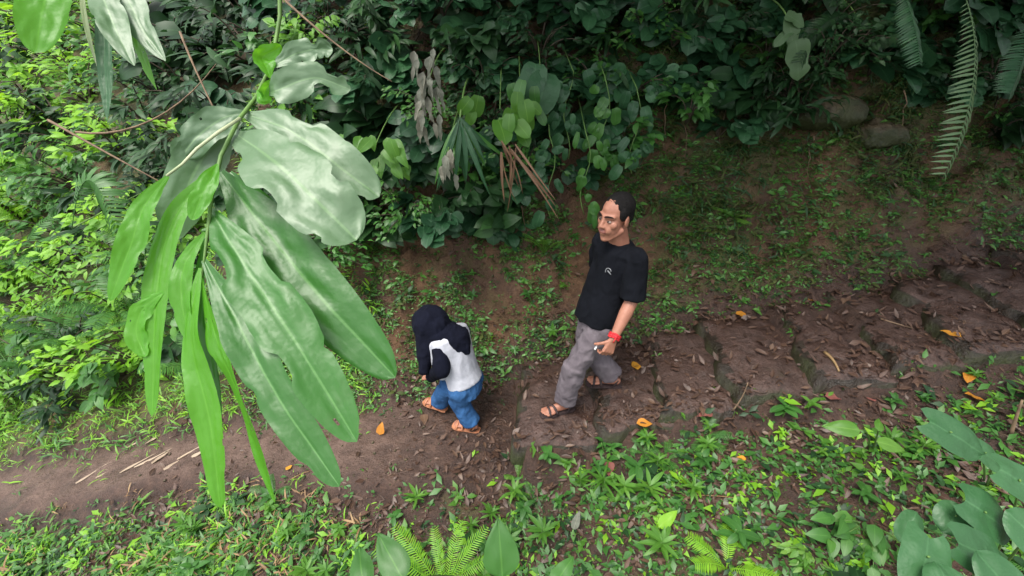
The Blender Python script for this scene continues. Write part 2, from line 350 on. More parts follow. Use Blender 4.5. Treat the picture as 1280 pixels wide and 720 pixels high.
def G(x, y):
    c, w = yc(x), hw(x); nz = fbm(x, y, 1.1, 5, 1.3)
    edge = 0.10 * fbm(x, 0, 2.3, 4, 9.1)
    if y < c:
        d = c - w + edge - y
        k = sstep(-0.06, 0.14, d)
        zz = zpath(x) * (1 - k) + (zsmooth(x) - 0.05) * k
        zz -= 0.16 * max(0, d) + 0.02 * max(0, d - 1.2) ** 2
        zz += 0.06 * nz * sstep(0, 0.5, d)
    else:
        d = y - (c + w + edge)
        k = sstep(-0.08, 0.12, d)
        zz = zpath(x) * (1 - k) + (zsmooth(x) + 0.06) * k
        if d > 0:
            h0 = bank(d, x); k2 = sstep(0, 0.5, d)
            d2 = max(0.0, d + k2 * (0.16 * noise.fractal(V3((x * 1.3, y * .6, h0 * 1.6)), 1, 2, 5) + 0.05 * noise.fractal(V3((x * 5, 3, h0 * 5)), 1, 2, 3)))
            zz += bank(d2, x) + k2 * 0.08 * nz
    if d < 0: zz += 0.018 * fbm(x, y, 5, 4, 2.2)
    return zz
def hit(u, v, tmax=40.0):
    d = ray(u, v); t = 0.8; pz = None
    while t < tmax:
        p = CAM + d * t
        if p.z < G(p.x, p.y):
            a, b = t - 0.05 if t < 6 else t - 0.2, t
            for _ in range(12):
                m = (a + b) / 2; q = CAM + d * m
                if q.z < G(q.x, q.y): b = m
                else: a = m
            q = CAM + d * b; return V3((q.x, q.y, G(q.x, q.y)))
        t += 0.05 if t < 6 else 0.2
    return CAM + d * tmax
def on(x, y, dz=0.0): return V3((x, y, G(x, y) + dz))

def axis(lo, hi, step, far, fstep):
    a = []; x = lo
    while x < hi: a.append(x); x += step
    s = step; b = []
    while x < far: b.append(x); s = min(s * 1.25, fstep); x += s
    c = []; x = lo; s = step
    while x > -far: s = min(s * 1.25, fstep); x -= s; c.append(x)
    return c[::-1] + a + b
XS = axis(-4.6, 5.0, 0.032, 90, 5); YS = axis(1.1, 4.8, 0.026, 90, 5)
mb = MB(); moss = []; sunlit_trod = []; ochre = []
for y in YS:
    for x in XS:
        mb.v.append((x, y, G(x, y)))
        c, w = yc(x), hw(x); d = abs(y - c) - w
        up = y - c - w
        mo = sstep(-0.1, 0.25, d) * (0.22 if y > c else 0.12) - 0.32 * sstep(0.05, -0.15, d)
        if up > 0: mo -= 0.12 * math.exp(-((up - 0.45) / 0.35) ** 2) * sstep(-3, -1, x)
        if up > .1: mo += .13 * sstep(.6, 1.6, x)
        mo += 0.15 * sstep(-2.0, -4.0, x) * sstep(0, .3, d)
        moss.append(mo); ochre.append(sstep(.05, .3, up) * (.35 + .65 * sstep(-.3, .3, fbm(x, y, 2, 3, 21)))); sunlit_trod.append(.85 * sstep(.06, -.16, d) * sstep(-.3, -1.3, x) * (.6 + .4 * sstep(-.3, .3, fbm(x, y, 3, 3, 12))))
nx = len(XS)
for j in range(len(YS) - 1):
    for i in range(nx - 1):
        a = j * nx + i; mb.f.append((a, a + 1, a + nx + 1, a + nx)); mb.mi.append(0)
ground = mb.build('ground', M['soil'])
at = ground.data.attributes.new('moss', 'FLOAT', 'POINT'); at.data.foreach_set('value', moss)
at = ground.data.attributes.new('ochre', 'FLOAT', 'POINT'); at.data.foreach_set('value', ochre)
at = ground.data.attributes.new('sunlit_trod', 'FLOAT', 'POINT'); at.data.foreach_set('value', sunlit_trod)
tag(ground, 'brown hillside soil with a trodden path and mossy bank', 'ground', kind='structure')

# ------------------------------------------------------------------ stone steps
STEP_LABELS = ['low muddy stone step carrying the front sandal of the man', 'muddy stone step under the rear foot of the man',
    'stone step directly uphill of the one under the rear foot of the man', 'broad bare stone step two above the man in black shirt',
    'leaf strewn stone step with a dry split stick lying on it', 'stone step with thick mossy front edge on the upper flight',
    'narrow stone step high on the flight, third from the top', 'narrow stone step high on the flight, second from the top', 'topmost stone step in view at the edge of the photo']
STEPBVH = []
def top_z(x, y):          # height of whatever lies uppermost here, earth or stone
    z = G(x, y)
    for b in STEPBVH:
        h_ = b.ray_cast(V3((x, y, 4)), V3((0, 0, -1)))
        if h_[0]: z = max(z, h_[0].z)
    return z
for i in range(9):
    x0, x1 = RISERS[i], RISERS[i + 1] + 0.03
    z = LEVELS[i + 1] + 0.035; nx_, ny_ = 18, 22; m = MB(); sd_ = 3.7 * i
    lo, hi = -0.50 + 0.10 * noise.noise(V3((i, 0, 5))), 0.44 + 0.08 * noise.noise(V3((i, 3, 5)))
    sk = (.10, -.04, .14, .02, .18, .06, .12, -.02, .1)[i]
    top = {}
    for a in range(nx_ + 1):
        for b in range(ny_ + 1):
            u, v = a / nx_, b / ny_
            y = yc((x0 + x1) / 2) + lo + (hi - lo) * v
            x = x0 + (x1 - x0) * u + sk * (v - 0.5) + 0.075 * noise.fractal(V3((y * 4, sd_, 1)), 1, 2, 4) * (1 - u)
            y += 0.06 * noise.fractal(V3((x * 5, sd_ + 2, 1)), 1, 2, 3) * (abs(v - 0.5) * 2)
            e = min(u * 4, v * 6, (1 - v) * 6, 1)
            zz = z + 0.026 * noise.fractal(V3((x * 6, y * 6, sd_)), 1, 2, 5) + .03 * noise.noise(V3((x * 2, y * 2, sd_))) - 0.035 * (1 - e) ** 2
            top[a, b] = len(m.v); m.v.append(V3((x, y, zz)))
    for a in range(nx_):
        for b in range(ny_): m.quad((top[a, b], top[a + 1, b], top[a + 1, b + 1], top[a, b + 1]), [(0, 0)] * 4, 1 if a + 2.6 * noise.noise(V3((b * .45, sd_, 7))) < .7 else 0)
    per = [(a, 0) for a in range(nx_)] + [(nx_, b) for b in range(ny_)] + [(a, ny_) for a in range(nx_, 0, -1)] + [(0, b) for b in range(ny_, 0, -1)]
    low = []
    for k, (a, b) in enumerate(per):
        p = m.v[top[a, b]].copy(); p.z = z - 0.22; p.x -= 0.01; low.append(len(m.v)); m.v.append(p)
    for k in range(len(per)):
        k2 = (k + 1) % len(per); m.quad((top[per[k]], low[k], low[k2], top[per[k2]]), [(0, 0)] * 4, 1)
    STEPBVH.append(BVHTree.FromPolygons(m.v, m.f))
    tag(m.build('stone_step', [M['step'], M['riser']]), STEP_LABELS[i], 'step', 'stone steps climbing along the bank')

# ------------------------------------------------------------------ people
def solid(mb, name, mat, voxel, parent, smooth=4, wr=None, cut=None):
    """weld overlapping closed shapes into one continuous surface, relax it, crease it like cloth"""
    t = mb.build('scratch', mat)
    r = t.modifiers.new('r', 'REMESH'); r.mode = 'VOXEL'; r.voxel_size = voxel
    s = t.modifiers.new('s', 'SMOOTH'); s.iterations = smooth; s.factor = 0.5
    dg = bpy.context.evaluated_depsgraph_get(); me = bpy.data.meshes.new_from_object(t.evaluated_get(dg))
    bpy.data.objects.remove(t)
    me.name = name
    if not me.materials: me.materials.append(mat)
    if wr:
        amp, sc, st = wr; nrm = [v.normal.copy() for v in me.vertices]
        for v, n_ in zip(me.vertices, nrm):
            c = v.co; k = noise.fractal(V3((c.x * sc * st[0], c.y * sc * st[1], c.z * sc * st[2])), 1.0, 2.0, 3)
            k2 = 1 - abs(k) * 2
            v.co = c + n_ * amp * k2
    me.polygons.foreach_set('use_smooth', [True] * len(me.polygons)); me.update()
    o = bpy.data.objects.new(name, me); COL.objects.link(o); o.parent = parent
    return o

def head_parts(m, c, F, L, U, s, ears=True):
    F, L, U = F * s, L * s, U * s
    m.ellip(c + U * .032 - F * .012, F * .098, L * .075, U * .089)
    m.ellip(c + F * .028 - U * .03, F * .070, L * .062, U * .098)
    m.ellip(c + F * .042 - U * .078, F * .046, L * .046, U * .042)
    m.ellip(c + F * .066 - U * .106, F * .022, L * .025, U * .020)
    for k in (-1, 1):
        m.cap(c - F * .0 - U * .062 + L * .055 * k, .02 * s, c + F * .055 - U * .103 + L * .022 * k, .018 * s)   # jaw line
        m.ellip(c + F * .058 - U * .020 + L * .038 * k, F * .024, L * .030, U * .026)                            # cheekbone
        m.cap(c + F * .088 + U * .022 + L * .010 * k, .0105 * s, c + F * .070 + U * .024 + L * .047 * k, .011 * s)  # brow
        m.ellip(c + F * .070 - U * .048 + L * .022 * k, F * .026, L * .026, U * .032)                            # cheek by the mouth
        if ears:
            m.ellip(c - F * .010 - U * .008 + L * .079 * k, F * .022 + L * .006 * k, L * .008 - F * .004 * k, U * .034)
    m.cap(c + F * .090 + U * .014, .008 * s, c + F * .113 - U * .027, .0115 * s)        # nose ridge
    for k in (-1, 1): m.ellip(c + F * .100 - U * .031 + L * .011 * k, F * .013, L * .010, U * .009)
    m.ellip(c + F * .094 - U * .060, F * .012, L * .024, U * .0085)                     # upper lip
    m.ellip(c + F * .091 - U * .072, F * .012, L * .020, U * .0085)                     # lower lip

def hand_parts(m, wrist, d, palm_n, thumb, s, curl=(0.5, 0.7, 0.5), spread=0.10, rad=0.0085):
    """palm from the wrist along d; palm_n points out of the palm; thumb = side the thumb is on"""
    d = d.normalized(); palm_n = (palm_n - d * palm_n.dot(d)).normalized(); sd = (thumb - d * thumb.dot(d) - palm_n * thumb.dot(palm_n)).normalized()
    kn = wrist + d * .088 * s
    for q in (-1, -.33, .33, 1):
        m.cap(wrist + sd * .014 * q * s + d * .012 * s, .0155 * s, kn + sd * .031 * q * s, .0115 * s)
    tips = []
    for q, ln in ((1, .070), (.33, .080), (-.33, .074), (-1, .058)):
        p = kn + sd * .031 * q * s; dd = (d + sd * spread * q).normalized(); segs = (.46, .31, .23)
        for a, g in zip(curl, segs):
            ax = dd.cross(palm_n); dd = Quaternion(ax, a) @ dd
            p2 = p + dd * ln * g * s; m.cap(p, rad * s, p2, rad * .88 * s, 8); p = p2
        tips.append(p)
    p = wrist + d * .022 * s + sd * .026 * s; dd = (d * .62 + sd * .62 + palm_n * .35).normalized()
    for g, a in ((.036, 0.0), (.030, .35), (.025, .35)):
        ax = dd.cross((palm_n - sd * .5).normalized()); dd = Quaternion(ax.normalized(), a) @ dd
        p2 = p + dd * g * s; m.cap(p, .0115 * s, p2, .0095 * s, 8); p = p2
    return tips, p

def foot_parts(m, ank, toe_dir, zsole, s=1.0):
    t = V3((toe_dir.x, toe_dir.y, 0)).normalized(); l = V3((-t.y, t.x, 0)); g = V3((ank.x, ank.y, zsole))
    m.cap(ank, .036 * s, g + V3((0, 0, .045)) + t * .01, .036 * s)
    m.cap(g - t * .035 * s + V3((0, 0, .030)), .029 * s, g + t * .07 * s + V3((0, 0, .032)), .030 * s)
    m.cap(g + t * .02 * s + V3((0, 0, .05)), .03 * s, g + t * .125 * s + V3((0, 0, .024)), .022 * s)
    for q, ln in ((-1, .165), (-.5, .175), (0, .172), (.5, .162), (1, .148)):
        m.cap(g + t * .10 * s + l * .030 * q * s + V3((0, 0, .022)), .015 * s, g + t * ln * s + l * .036 * q * s + V3((0, 0, .016)), .0095 * s, 8)
def sandal(name, ank, toe_dir, zg, mat, parent, s=1.0):
    t = V3((toe_dir.x, toe_dir.y, 0)).normalized(); l = V3((-t.y, t.x, 0)); g = V3((ank.x, ank.y, zg)); m = MB()
    out = [(-.075, .026), (-.05, .037), (0, .036), (.05, .038), (.11, .047), (.16, .043), (.19, .024)]
    for k, (a, w_) in enumerate(out): 
        for sgn in (-1, 1):
            for zz in (0.0, .018): m.v.append(g + t * a * s + l * w_ * sgn * s + V3((0, 0, zz)))
    for k in range(len(out) - 1):
        a, b = 4 * k, 4 * k + 4
        for q in ((a + 1, b + 1, b + 3, a + 3), (a, a + 2, b + 2, b), (a, b, b + 1, a + 1), (a + 2, a + 3, b + 3, b + 2)): m.quad(q, [(0, 0)] * 4)
    e = 4 * (len(out) - 1); m.quad((0, 1, 3, 2), [(0, 0)] * 4); m.quad((e, e + 2, e + 3, e + 1), [(0, 0)] * 4)
    so_ = m.build('sandal', mat, parent, smooth=False)
    for a0, a1, h in ((.075, .115, .058), (.135, .12, .045)):
        b = MB()
        pts = [g + t * (a0 + (a1 - a0) * k / 6) * s + l * (.045 * math.cos(math.pi * k / 6)) * s + V3((0, 0, .016 + h * math.sin(math.pi * k / 6))) for k in range(7)]
        b.tube(pts, .0095 * s, 6); b.build('strap', mat, so_)
    pts = [g - t * .03 * s * math.sin(math.pi * k / 6) * 1.6 + l * (.04 * math.cos(math.pi * k / 6)) * s + V3((0, 0, .018 + .05 * math.sin(math.pi * k / 6))) for k in range(7)]
    b = MB(); b.tube(pts, .006 * s, 6)
    b.build('strap', mat, so_)
    return so_

# ---- the man, stepping down the stones
MAN = empty('person', (0, 0, 0), label='man in black T-shirt and grey trousers stepping down the stones, red band on wrist', cat='person')
UP = V3((0, 0, 1))
zf = max(top_z(x_, y_) for x_, y_ in ((.385, 2.53), (.30, 2.50), (.23, 2.47))) ; zr = max(top_z(x_, y_) for x_, y_ in ((.75, 2.665), (.68, 2.665)))
lank, rank = V3((.385, 2.53, zf + .10)), V3((.74, 2.665, zr + .09))
lhip, rhip = V3((.585, 2.545, .86)), V3((.545, 2.70, .86))
lkn, rkn = V3((.425, 2.50, .475)), V3((.525, 2.69, .52))
neck = V3((.655, 2.60, 1.375)); pel = V3((.57, 2.62, .90)); wst = V3((.60, 2.62, 1.02)); chest = V3((.645, 2.615, 1.23))
tf = V3((-.80, -.60, 0)).normalized(); tl = V3((.60, -.80, 0)).normalized()
lsh, rsh = neck + tl * .140 + V3((0, 0, -.062)), neck - tl * .150 + V3((0, 0, -.058))
lel, lwr = V3((.735, 2.45, 1.05)), V3((.620, 2.33, .845))
rel, rwr = V3((.60, 2.86, 1.06)), V3((.60, 2.84, .82))
HS = 1.03
hc = P(769, 271, 2.56); hF = V3((-.80, -.60, -.02)).normalized(); hL = UP.cross(hF).normalized(); hU = hF.cross(hL).normalized()
hU = (hU + V3((0.05, 0, 0))).normalized(); hL = hU.cross(hF).normalized(); hU = hU * 1.05
m = MB()
head_parts(m, hc, hF, hL, hU, HS)
m.cap(hc - hF * .022 - hU * .05, .058, neck + V3((0, 0, -.03)), .062)
m.loft([(pel - UP * .06, tl * .11, tf * .08), (wst, tl * .125, tf * .09), (chest, tl * .135, tf * .098), (neck - UP * .07, tl * .13, tf * .08), (neck - UP * .02, tl * .07, tf * .06)])
for sh, el, wr_ in ((lsh, lel, lwr), (rsh, rel, rwr)):
    m.cap(sh, .052, el, .039); m.cap(el, .041, el + (wr_ - el) * .35, .042); m.cap(el + (wr_ - el) * .35, .042, wr_, .026)
for hp, kn, an in ((lhip, lkn, lank), (rhip, rkn, rank)):
    m.cap(hp - UP * .05, .058, kn, .048); m.cap(kn, .048, kn + (an - kn) * .3, .052); m.cap(kn + (an - kn) * .3, .052, an, .035)
ltoe, rtoe = V3((-.93, -.35, 0)), V3((-.97, .1, 0))
foot_parts(m, lank, ltoe, zf + .018); foot_parts(m, rank, rtoe, zr + .018)
hd = P(750, 462, 2.28) - lwr
tips, thumb_tip = hand_parts(m, lwr, hd, V3((-.2, .95, .1)), V3((-.9, -.2, .1)), 1.02, (0.6, 0.9, 0.6))
hand_parts(m, rwr, V3((-.1, -.05, -1)), V3((-.3, -.8, 0)), V3((-1, 0, 0)), 1.0)
body = solid(m, 'body', M['skin'], 0.0052, MAN, 3)
# lips darker: material on the faces in front of the mouth
body.data.materials.append(M['lip'])
for p_ in body.data.polygons:
    r_ = p_.center - hc; f_, l_, u_ = r_.dot(hF) / HS, r_.dot(hL) / HS, r_.dot(hU) / HS
    if f_ > .088 and abs(l_) < .026 and -.079 < u_ < -.053: p_.material_index = 1
# hair: close cropped cap above the forehead
m = MB()
F_, L_, U_ = hF * HS, hL * HS, hU * HS
m.ellip(hc + U_ * .048 - F_ * .027, F_ * .0975, L_ * .0805, U_ * .0830)
m.ellip(hc + U_ * .008 - F_ * .054, F_ * .064, L_ * .074, U_ * .070)
for k in (-1, 1): m.ellip(hc + U_ * .034 + F_ * .010 + L_ * .068 * k, F_ * .030, L_ * .016, U_ * .036)
solid(m, 'hair', M['hair'], 0.004, MAN, 2, (0.0016, 60, (1, 1, 1)))
for k in (-1, 1):
    e = MB(); c = hc + F_ * .0835 + U_ * .002 + L_ * .030 * k
    e.ellip(c - F_ * .002, F_ * .011, L_ * .0150, U_ * .0052); eo = e.build('eye', M['eyew'], MAN)
    e = MB(); e.ellip(c + F_ * .0045, F_ * .006, L_ * .0085, U_ * .0056); e.build('iris', M['iris'], eo)
    e = MB(); e.tube(bez(hc + F_ * .1015 + U_ * .026 + L_ * .011 * k, hc + F_ * .099 + U_ * .036 + L_ * .030 * k, hc + F_ * .076 + U_ * .028 + L_ * .056 * k, 6), [.0035, .0052, .0056, .0054, .005, .004, .002], 6)
    e.build('eyebrow', M['hair'], MAN)
# shirt
m = MB()
hem = pel + V3((-.012, 0, -.085))
m.loft([(hem + V3((.018, 0, 0)), tl * .165, tf * .134), (pel + UP * .02 + V3((.008, 0, 0)), tl * .152, tf * .116), (wst, tl * .142, tf * .106), (chest - UP * .03, tl * .150, tf * .112), (chest + UP * .06, tl * .152, tf * .102),
        (neck - UP * .055, tl * .150, tf * .092), (neck - UP * .022, tl * .086, tf * .076), (neck - UP * .004 + tf * .004, tl * .070, tf * .068)], 28)
for sh, el, e_ in ((lsh, lel, .94), (rsh, rel, .85)):
    d_ = (el - sh); a_ = d_.normalized().orthogonal().normalized(); b_ = d_.normalized().cross(a_)
    m.cap(neck - UP * .055 + (sh - neck) * .35, .058, sh, .060); m.cap(sh, .062, sh + d_ * .3, .064)
    m.loft([(sh + d_ * .15, a_ * .064, b_ * .064), (sh + d_ * .5, a_ * .067, b_ * .067), (sh + d_ * e_, a_ * .072, b_ * .072)], 20)
shirt = solid(m, 'shirt', M['tshirt'], 0.006, MAN, 2, (0.010, 7.5, (1, 1, .55)))
# trousers
m = MB()
m.loft([(pel - UP * .16, tl * .12 + V3((0, 0, 0)), tf * .10), (pel - UP * .12 + V3((.008, 0, 0)), tl * .140, tf * .104), (pel - UP * .0 + V3((.012, 0, 0)), tl * .122, tf * .088), (pel + UP * .06, tl * .115, tf * .082)], 24)
for hp, kn, an, hem_ in ((lhip, lkn, lank, .98), (rhip, rkn, rank, .98)):
    d_ = (an - kn); a_ = V3((-d_.z, 0, d_.x)).normalized(); b_ = d_.normalized().cross(a_)
    m.cap(hp - UP * .09, .084, kn, .070)
    m.loft([(kn - d_ * .1, a_ * .075, b_ * .072), (kn + d_ * .35, a_ * .075, b_ * .070), (kn + d_ * .75, a_ * .074, b_ * .068), (kn + d_ * hem_, a_ * .076, b_ * .068)], 20)
trousers = solid(m, 'trousers', M['trous'], 0.0065, MAN, 2, (0.013, 8.0, (1, 1, .75)))
sandal('sandal', lank, ltoe, zf, M['rubber'], MAN); sandal('sandal', rank, rtoe, zr, M['rubber'], MAN)
# wrist band: two wound cords and a knot
m = MB(); ax = (lwr - lel).normalized(); a_ = ax.orthogonal().normalized(); b_ = ax.cross(a_); wc = lel + (lwr - lel) * .93
for o_, r_ in ((-.011, .0065), (0.0, .0075), (.011, .0065)):
    m.tube([wc + ax * (o_ + .003 * math.sin(3 * q)) + (a_ * math.cos(q) + b_ * math.sin(q)) * .0335 for q in [2 * math.pi * k / 16 for k in range(17)]], r_, 6)
kdir = (V3((-.1, -.95, .3)) - ax * V3((-.1, -.95, .3)).dot(ax)).normalized()
m.ellip(wc + kdir * .038, a_ * .012, b_ * .012, ax * .012); m.tube([wc + kdir * .04, wc + kdir * .046 + ax * .018, wc + kdir * .04 + ax * .04], .004, 5)
m.build('wristband', M['red_band'], MAN)
# print on the chest, laid on the shirt
bvh = BVHTree.FromPolygons([v.co for v in shirt.data.vertices], [p.vertices for p in shirt.data.polygons])
pc = P(760, 340, 2.5)
def onshirt(a, b):
    o_ = pc + tl * a + UP * b + tf * .4
    h_ = bvh.ray_cast(o_, -tf); return (h_[0] + tf * .0035) if h_[0] else o_ - tf * .3
m = MB(); rr_ = .021
m.tube([onshirt(-.004 + rr_ * .85 * math.cos(q), rr_ * math.sin(q)) for q in [R(10) + R(200) * k / 16 for k in range(17)]], .0028, 5)
m.tube([onshirt(-.008 + .024 * k / 5, .006 - .024 * k / 5) for k in range(6)], [.004, .005, .004, .004, .003, .002], 5)
m.build('chest_print', M['print'], shirt)
# the little white thing between his fingertips
tp = tips[0] * .5 + thumb_tip * .5
m = MB(); ddw = V3((-.5, -.8, -.2)).normalized(); m.tube([tp - ddw * .010, tp, tp + ddw * .026], [.0055, .0058, .0055], 8)
tag(m.build('cigarette_stub', M['white'], None), 'small white stub held between the fingers of the man', 'stub')

# ---- the girl, bent forward, climbing down ahead
GIRL = empty('person', (0, 0, 0), label='stooping child in dark headscarf, pale vest and blue jeans', cat='person')
gz = max(top_z(x_, y_) for x_, y_ in ((-.315, 2.645), (-.42, 2.68), (-.60, 2.88)))
fa, fb = V3((-.315, 2.645, gz + .075)), V3((-.60, 2.88, gz + .07))
gp = V3((-.355, 2.71, .17)); gs = V3((-.455, 2.775, .555)); gh = V3((-.575, 2.80, .60))
gf = V3((-.86, .50, 0)).normalized(); gl = UP.cross(gf).normalized()
gu = (gs - gp).normalized(); gt = gl.cross(gu).normalized()         # along the back; out of the chest
gA, gB = gp + gl * .075 - gu * .02, gp - gl * .075 - gu * .02
ka, kb = V3((-.40, 2.655, .015)), V3((-.52, 2.80, .02))
m = MB()
gF = (gf * .75 - UP * .65).normalized(); gL = gl; gU = gF.cross(gL).normalized()
head_parts(m, gh, gF, gL, gU, .98)
m.cap(gh - gU * .05 - gF * .02, .048, gs, .055)
m.loft([(gp - gu * .05, gl * .12, gt * .09), (gp + (gs - gp) * .5, gl * .11, gt * .08), (gs - gu * .05, gl * .125, gt * .08), (gs + gu * .02, gl * .06, gt * .05)])
lS, rS = gs + gl * .135 - gu * .04, gs - gl * .135 - gu * .04
lE, rE = P(552, 462, 2.58), rS + V3((-.08, .05, -.2)); lW, rW = P(546, 474, 2.66) + V3((-.05, .05, -.02)), rE + V3((-.17, .03, -.05))
for sh, el, wr_ in ((lS, lE, lW), (rS, rE, rW)):
    m.cap(sh, .042, el, .033); m.cap(el, .034, wr_, .022)
for hp, kn, an in ((gA, ka, fa), (gB, kb, fb)):
    m.cap(hp, .068, kn, .046); m.cap(kn, .046, an, .03)
gta, gtb = V3((-.95, .25, 0)), V3((-.9, .45, 0))
foot_parts(m, fa, gta, gz + .018, .84); foot_parts(m, fb, gtb, gz + .018, .84)
hand_parts(m, lW, V3((-.8, .5, -.3)), V3((.1, .5, -.8)), V3((-.3, .6, .5)), .85); hand_parts(m, rW, V3((-.8, .3, -.4)), V3((.1, -.5, -.8)), V3((-.3, -.6, .5)), .85)
solid(m, 'body', M['skin'], 0.0055, GIRL, 3)
# jeans
m = MB()
m.loft([(gp - gu * .11, gl * .11, gt * .095), (gp - gu * .03, gl * .136, gt * .108), (gp + gu * .08, gl * .130, gt * .104)], 24)
for hp, kn, an in ((gA, ka, fa), (gB, kb, fb)):
    m.cap(hp, .088, kn, .068); d_ = an - kn; a_ = V3((-d_.z, 0, d_.x)).normalized(); b_ = d_.normalized().cross(a_)
    m.loft([(kn - d_ * .2, a_ * .066, b_ * .066), (kn + d_ * .4, a_ * .066, b_ * .066), (kn + d_ * .95, a_ * .070, b_ * .068)], 18)
solid(m, 'jeans', M['denim'], 0.0065, GIRL, 3, (0.010, 8.5, (1, 1, .8)))
# dark long sleeved top: sleeves and shoulders
m = MB()
m.loft([(gp + gu * .06, gl * .128, gt * .10), (gp + (gs - gp) * .55, gl * .132, gt * .10), (gs - gu * .05, gl * .15, gt * .095), (gs + gu * .03, gl * .08, gt * .07)], 22)
for sh, el, wr_ in ((lS, lE, lW), (rS, rE, rW)):
    m.cap(sh - gu * .015, .062, el, .062); m.cap(el, .060, wr_, .040)
solid(m, 'long_sleeved_top', M['navy'], 0.007, GIRL, 3, (0.006, 7, (1, 1, .7)))
# pale vest, open armholes, hem over the jeans
m = MB()
m.loft([(gp + gu * .015 - gt * .004, gl * .150, gt * .124), (gp + gu * .10, gl * .144, gt * .118), (gp + (gs - gp) * .55, gl * .150, gt * .124), (gs - gu * .12, gl * .158, gt * .122), (gs - gu * .05, gl * .178, gt * .112), (gs + gu * .005, gl * .168, gt * .098), (gs + gu * .045, gl * .10, gt * .08)], 24)
m.cap(lS + gu * .02 - gl * .02 + gt * .06, .046, gp + gl * .115 + gt * .085 + gu * .14, .05)
solid(m, 'vest', M['vest'], 0.006, GIRL, 4, (0.007, 5.5, (1, 1, .35)))
# headscarf: hood over the head, draped over shoulders and down the front
m = MB()
m.ellip(gh + gU * .03 - gF * .01, gF * .140, gL * .118, gU * .136, 24, 14)
m.loft([(gh + gF * .02, gL * .105, gF * .115), (gh * .5 + gs * .5 - gF * .0, gL * .118, gF * .11), (gs - gt * .015 + gu * .0, gL * .115, gt * .122), (gs - gu * .09 - gt * .028, gL * .095, gt * .118), (gs - gu * .14 - gt * .035, gL * .05, gt * .105)], 24)
m.cap(gh - gU * .02 + gF * .03 + gl * .03, .095, P(530, 462, 2.66), .035)
m.cap(gh - gU * .06 + gF * .03, .085, gs + gt * .13 - gu * .18, .045)
solid(m, 'headscarf', M['navy'], 0.007, GIRL, 4, (0.013, 7.5, (1, 1, .6)))
sandal('sandal', fa, gta, gz, M['orange_rubber'], GIRL, .86); sandal('sandal', fb, gtb, gz, M['orange_rubber'], GIRL, .86)


# ------------------------------------------------------------------ the tree whose leafy branch hangs over the path
def hero_leaf(parent, pts, W, mat, roll=0.0, shape='oblong', fold=0.12, wav=0.10, torn=0.10, seed=0, nseg=44, tipcut=0.0, name='leaf', label=None, face=None):
    """pts: (u, v, distance) of the midrib, resampled; W: greatest width in metres"""
    rng = random.Random(seed); q = [D(*p) for p in pts]
    # Catmull-Rom
    def cr(t):
        k = t * (len(q) - 1); i = min(int(k), len(q) - 2); f = k - i
        p0, p1, p2, p3 = q[max(i - 1, 0)], q[i], q[i + 1], q[min(i + 2, len(q) - 1)]
        return 0.5 * ((2 * p1) + (p2 - p0) * f + (2 * p0 - 5 * p1 + 4 * p2 - p3) * f * f + (3 * p1 - p0 - 3 * p2 + p3) * f ** 3)
    mb = MB(); nc = 14; fsh = SHAPES[shape]; view = (CAM - q[len(q) // 2]).normalized()
    if face is not None: view = V3(face).normalized()
    ph1, ph2 = rng.random() * 6, rng.random() * 6
    for i in range(nseg + 1):
        t = i / nseg; p = cr(t); tg = (cr(min(1, t + .02)) - cr(max(0, t - .02))).normalized()
        s = tg.cross(view).normalized(); r_ = roll if not hasattr(roll, '__len__') else roll[0] + (roll[1] - roll[0]) * t
        s = Quaternion(tg, r_) @ s; n = s.cross(tg)
        if n.dot(view) < 0 and abs(r_) < 1.5: n = -n
        for sgn in (-1, 1):
            pass
        row = []
        for j in range(-nc // 2, nc // 2 + 1):
            u = j / (nc / 2); sgn = 1 if u > 0 else -1
            w = max(0.0015, fsh(min(t, 1 - 1e-4)) * W * .5)
            e = noise.noise(V3((t * 7 + seed * 3.1, sgn * 5.0, seed * 1.3)))
            w *= 1 - torn * (1.6 * max(0, e) + (0.9 if e > .38 else 0) + .10 * noise.noise(V3((t * 40, sgn * 3, seed))))
            off = u * w
            h = abs(u) * fold * w + wav * w * abs(u) ** 1.5 * math.sin(ph1 + sgn * 1.3 + t * 13) + .5 * wav * w * math.sin(ph2 + t * 7 + u * 1.5) - .25 * w * fold * u * u
            h += .10 * w * noise.noise(V3((t * 9, u * 3, seed + 9)))
            lag = tg * (0.18 * w * (1 - abs(u)) * t ** 3) - tg * (tipcut * W * max(0, noise.noise(V3((u * 4, seed, 2)))) * t ** 6)
            row.append(p + s * off + n * h + lag)
        mb.v.extend(row)
    m_ = nc + 1
    for i in range(nseg):
        for j in range(nc):
            a = i * m_ + j
            if 4 < i < nseg - 2 and noise.noise(V3((i * .55, j * .6, seed * 7.7))) > .74: continue      # insect holes
            u0, u1, t0, t1 = j / nc, (j + 1) / nc, i / nseg, (i + 1) / nseg
            mb.quad((a, a + 1, a + m_ + 1, a + m_), [(u0, t0), (u1, t0), (u1, t1), (u0, t1)])
    o = mb.build(name, mat, parent)
    if label: o['label'] = label
    return o

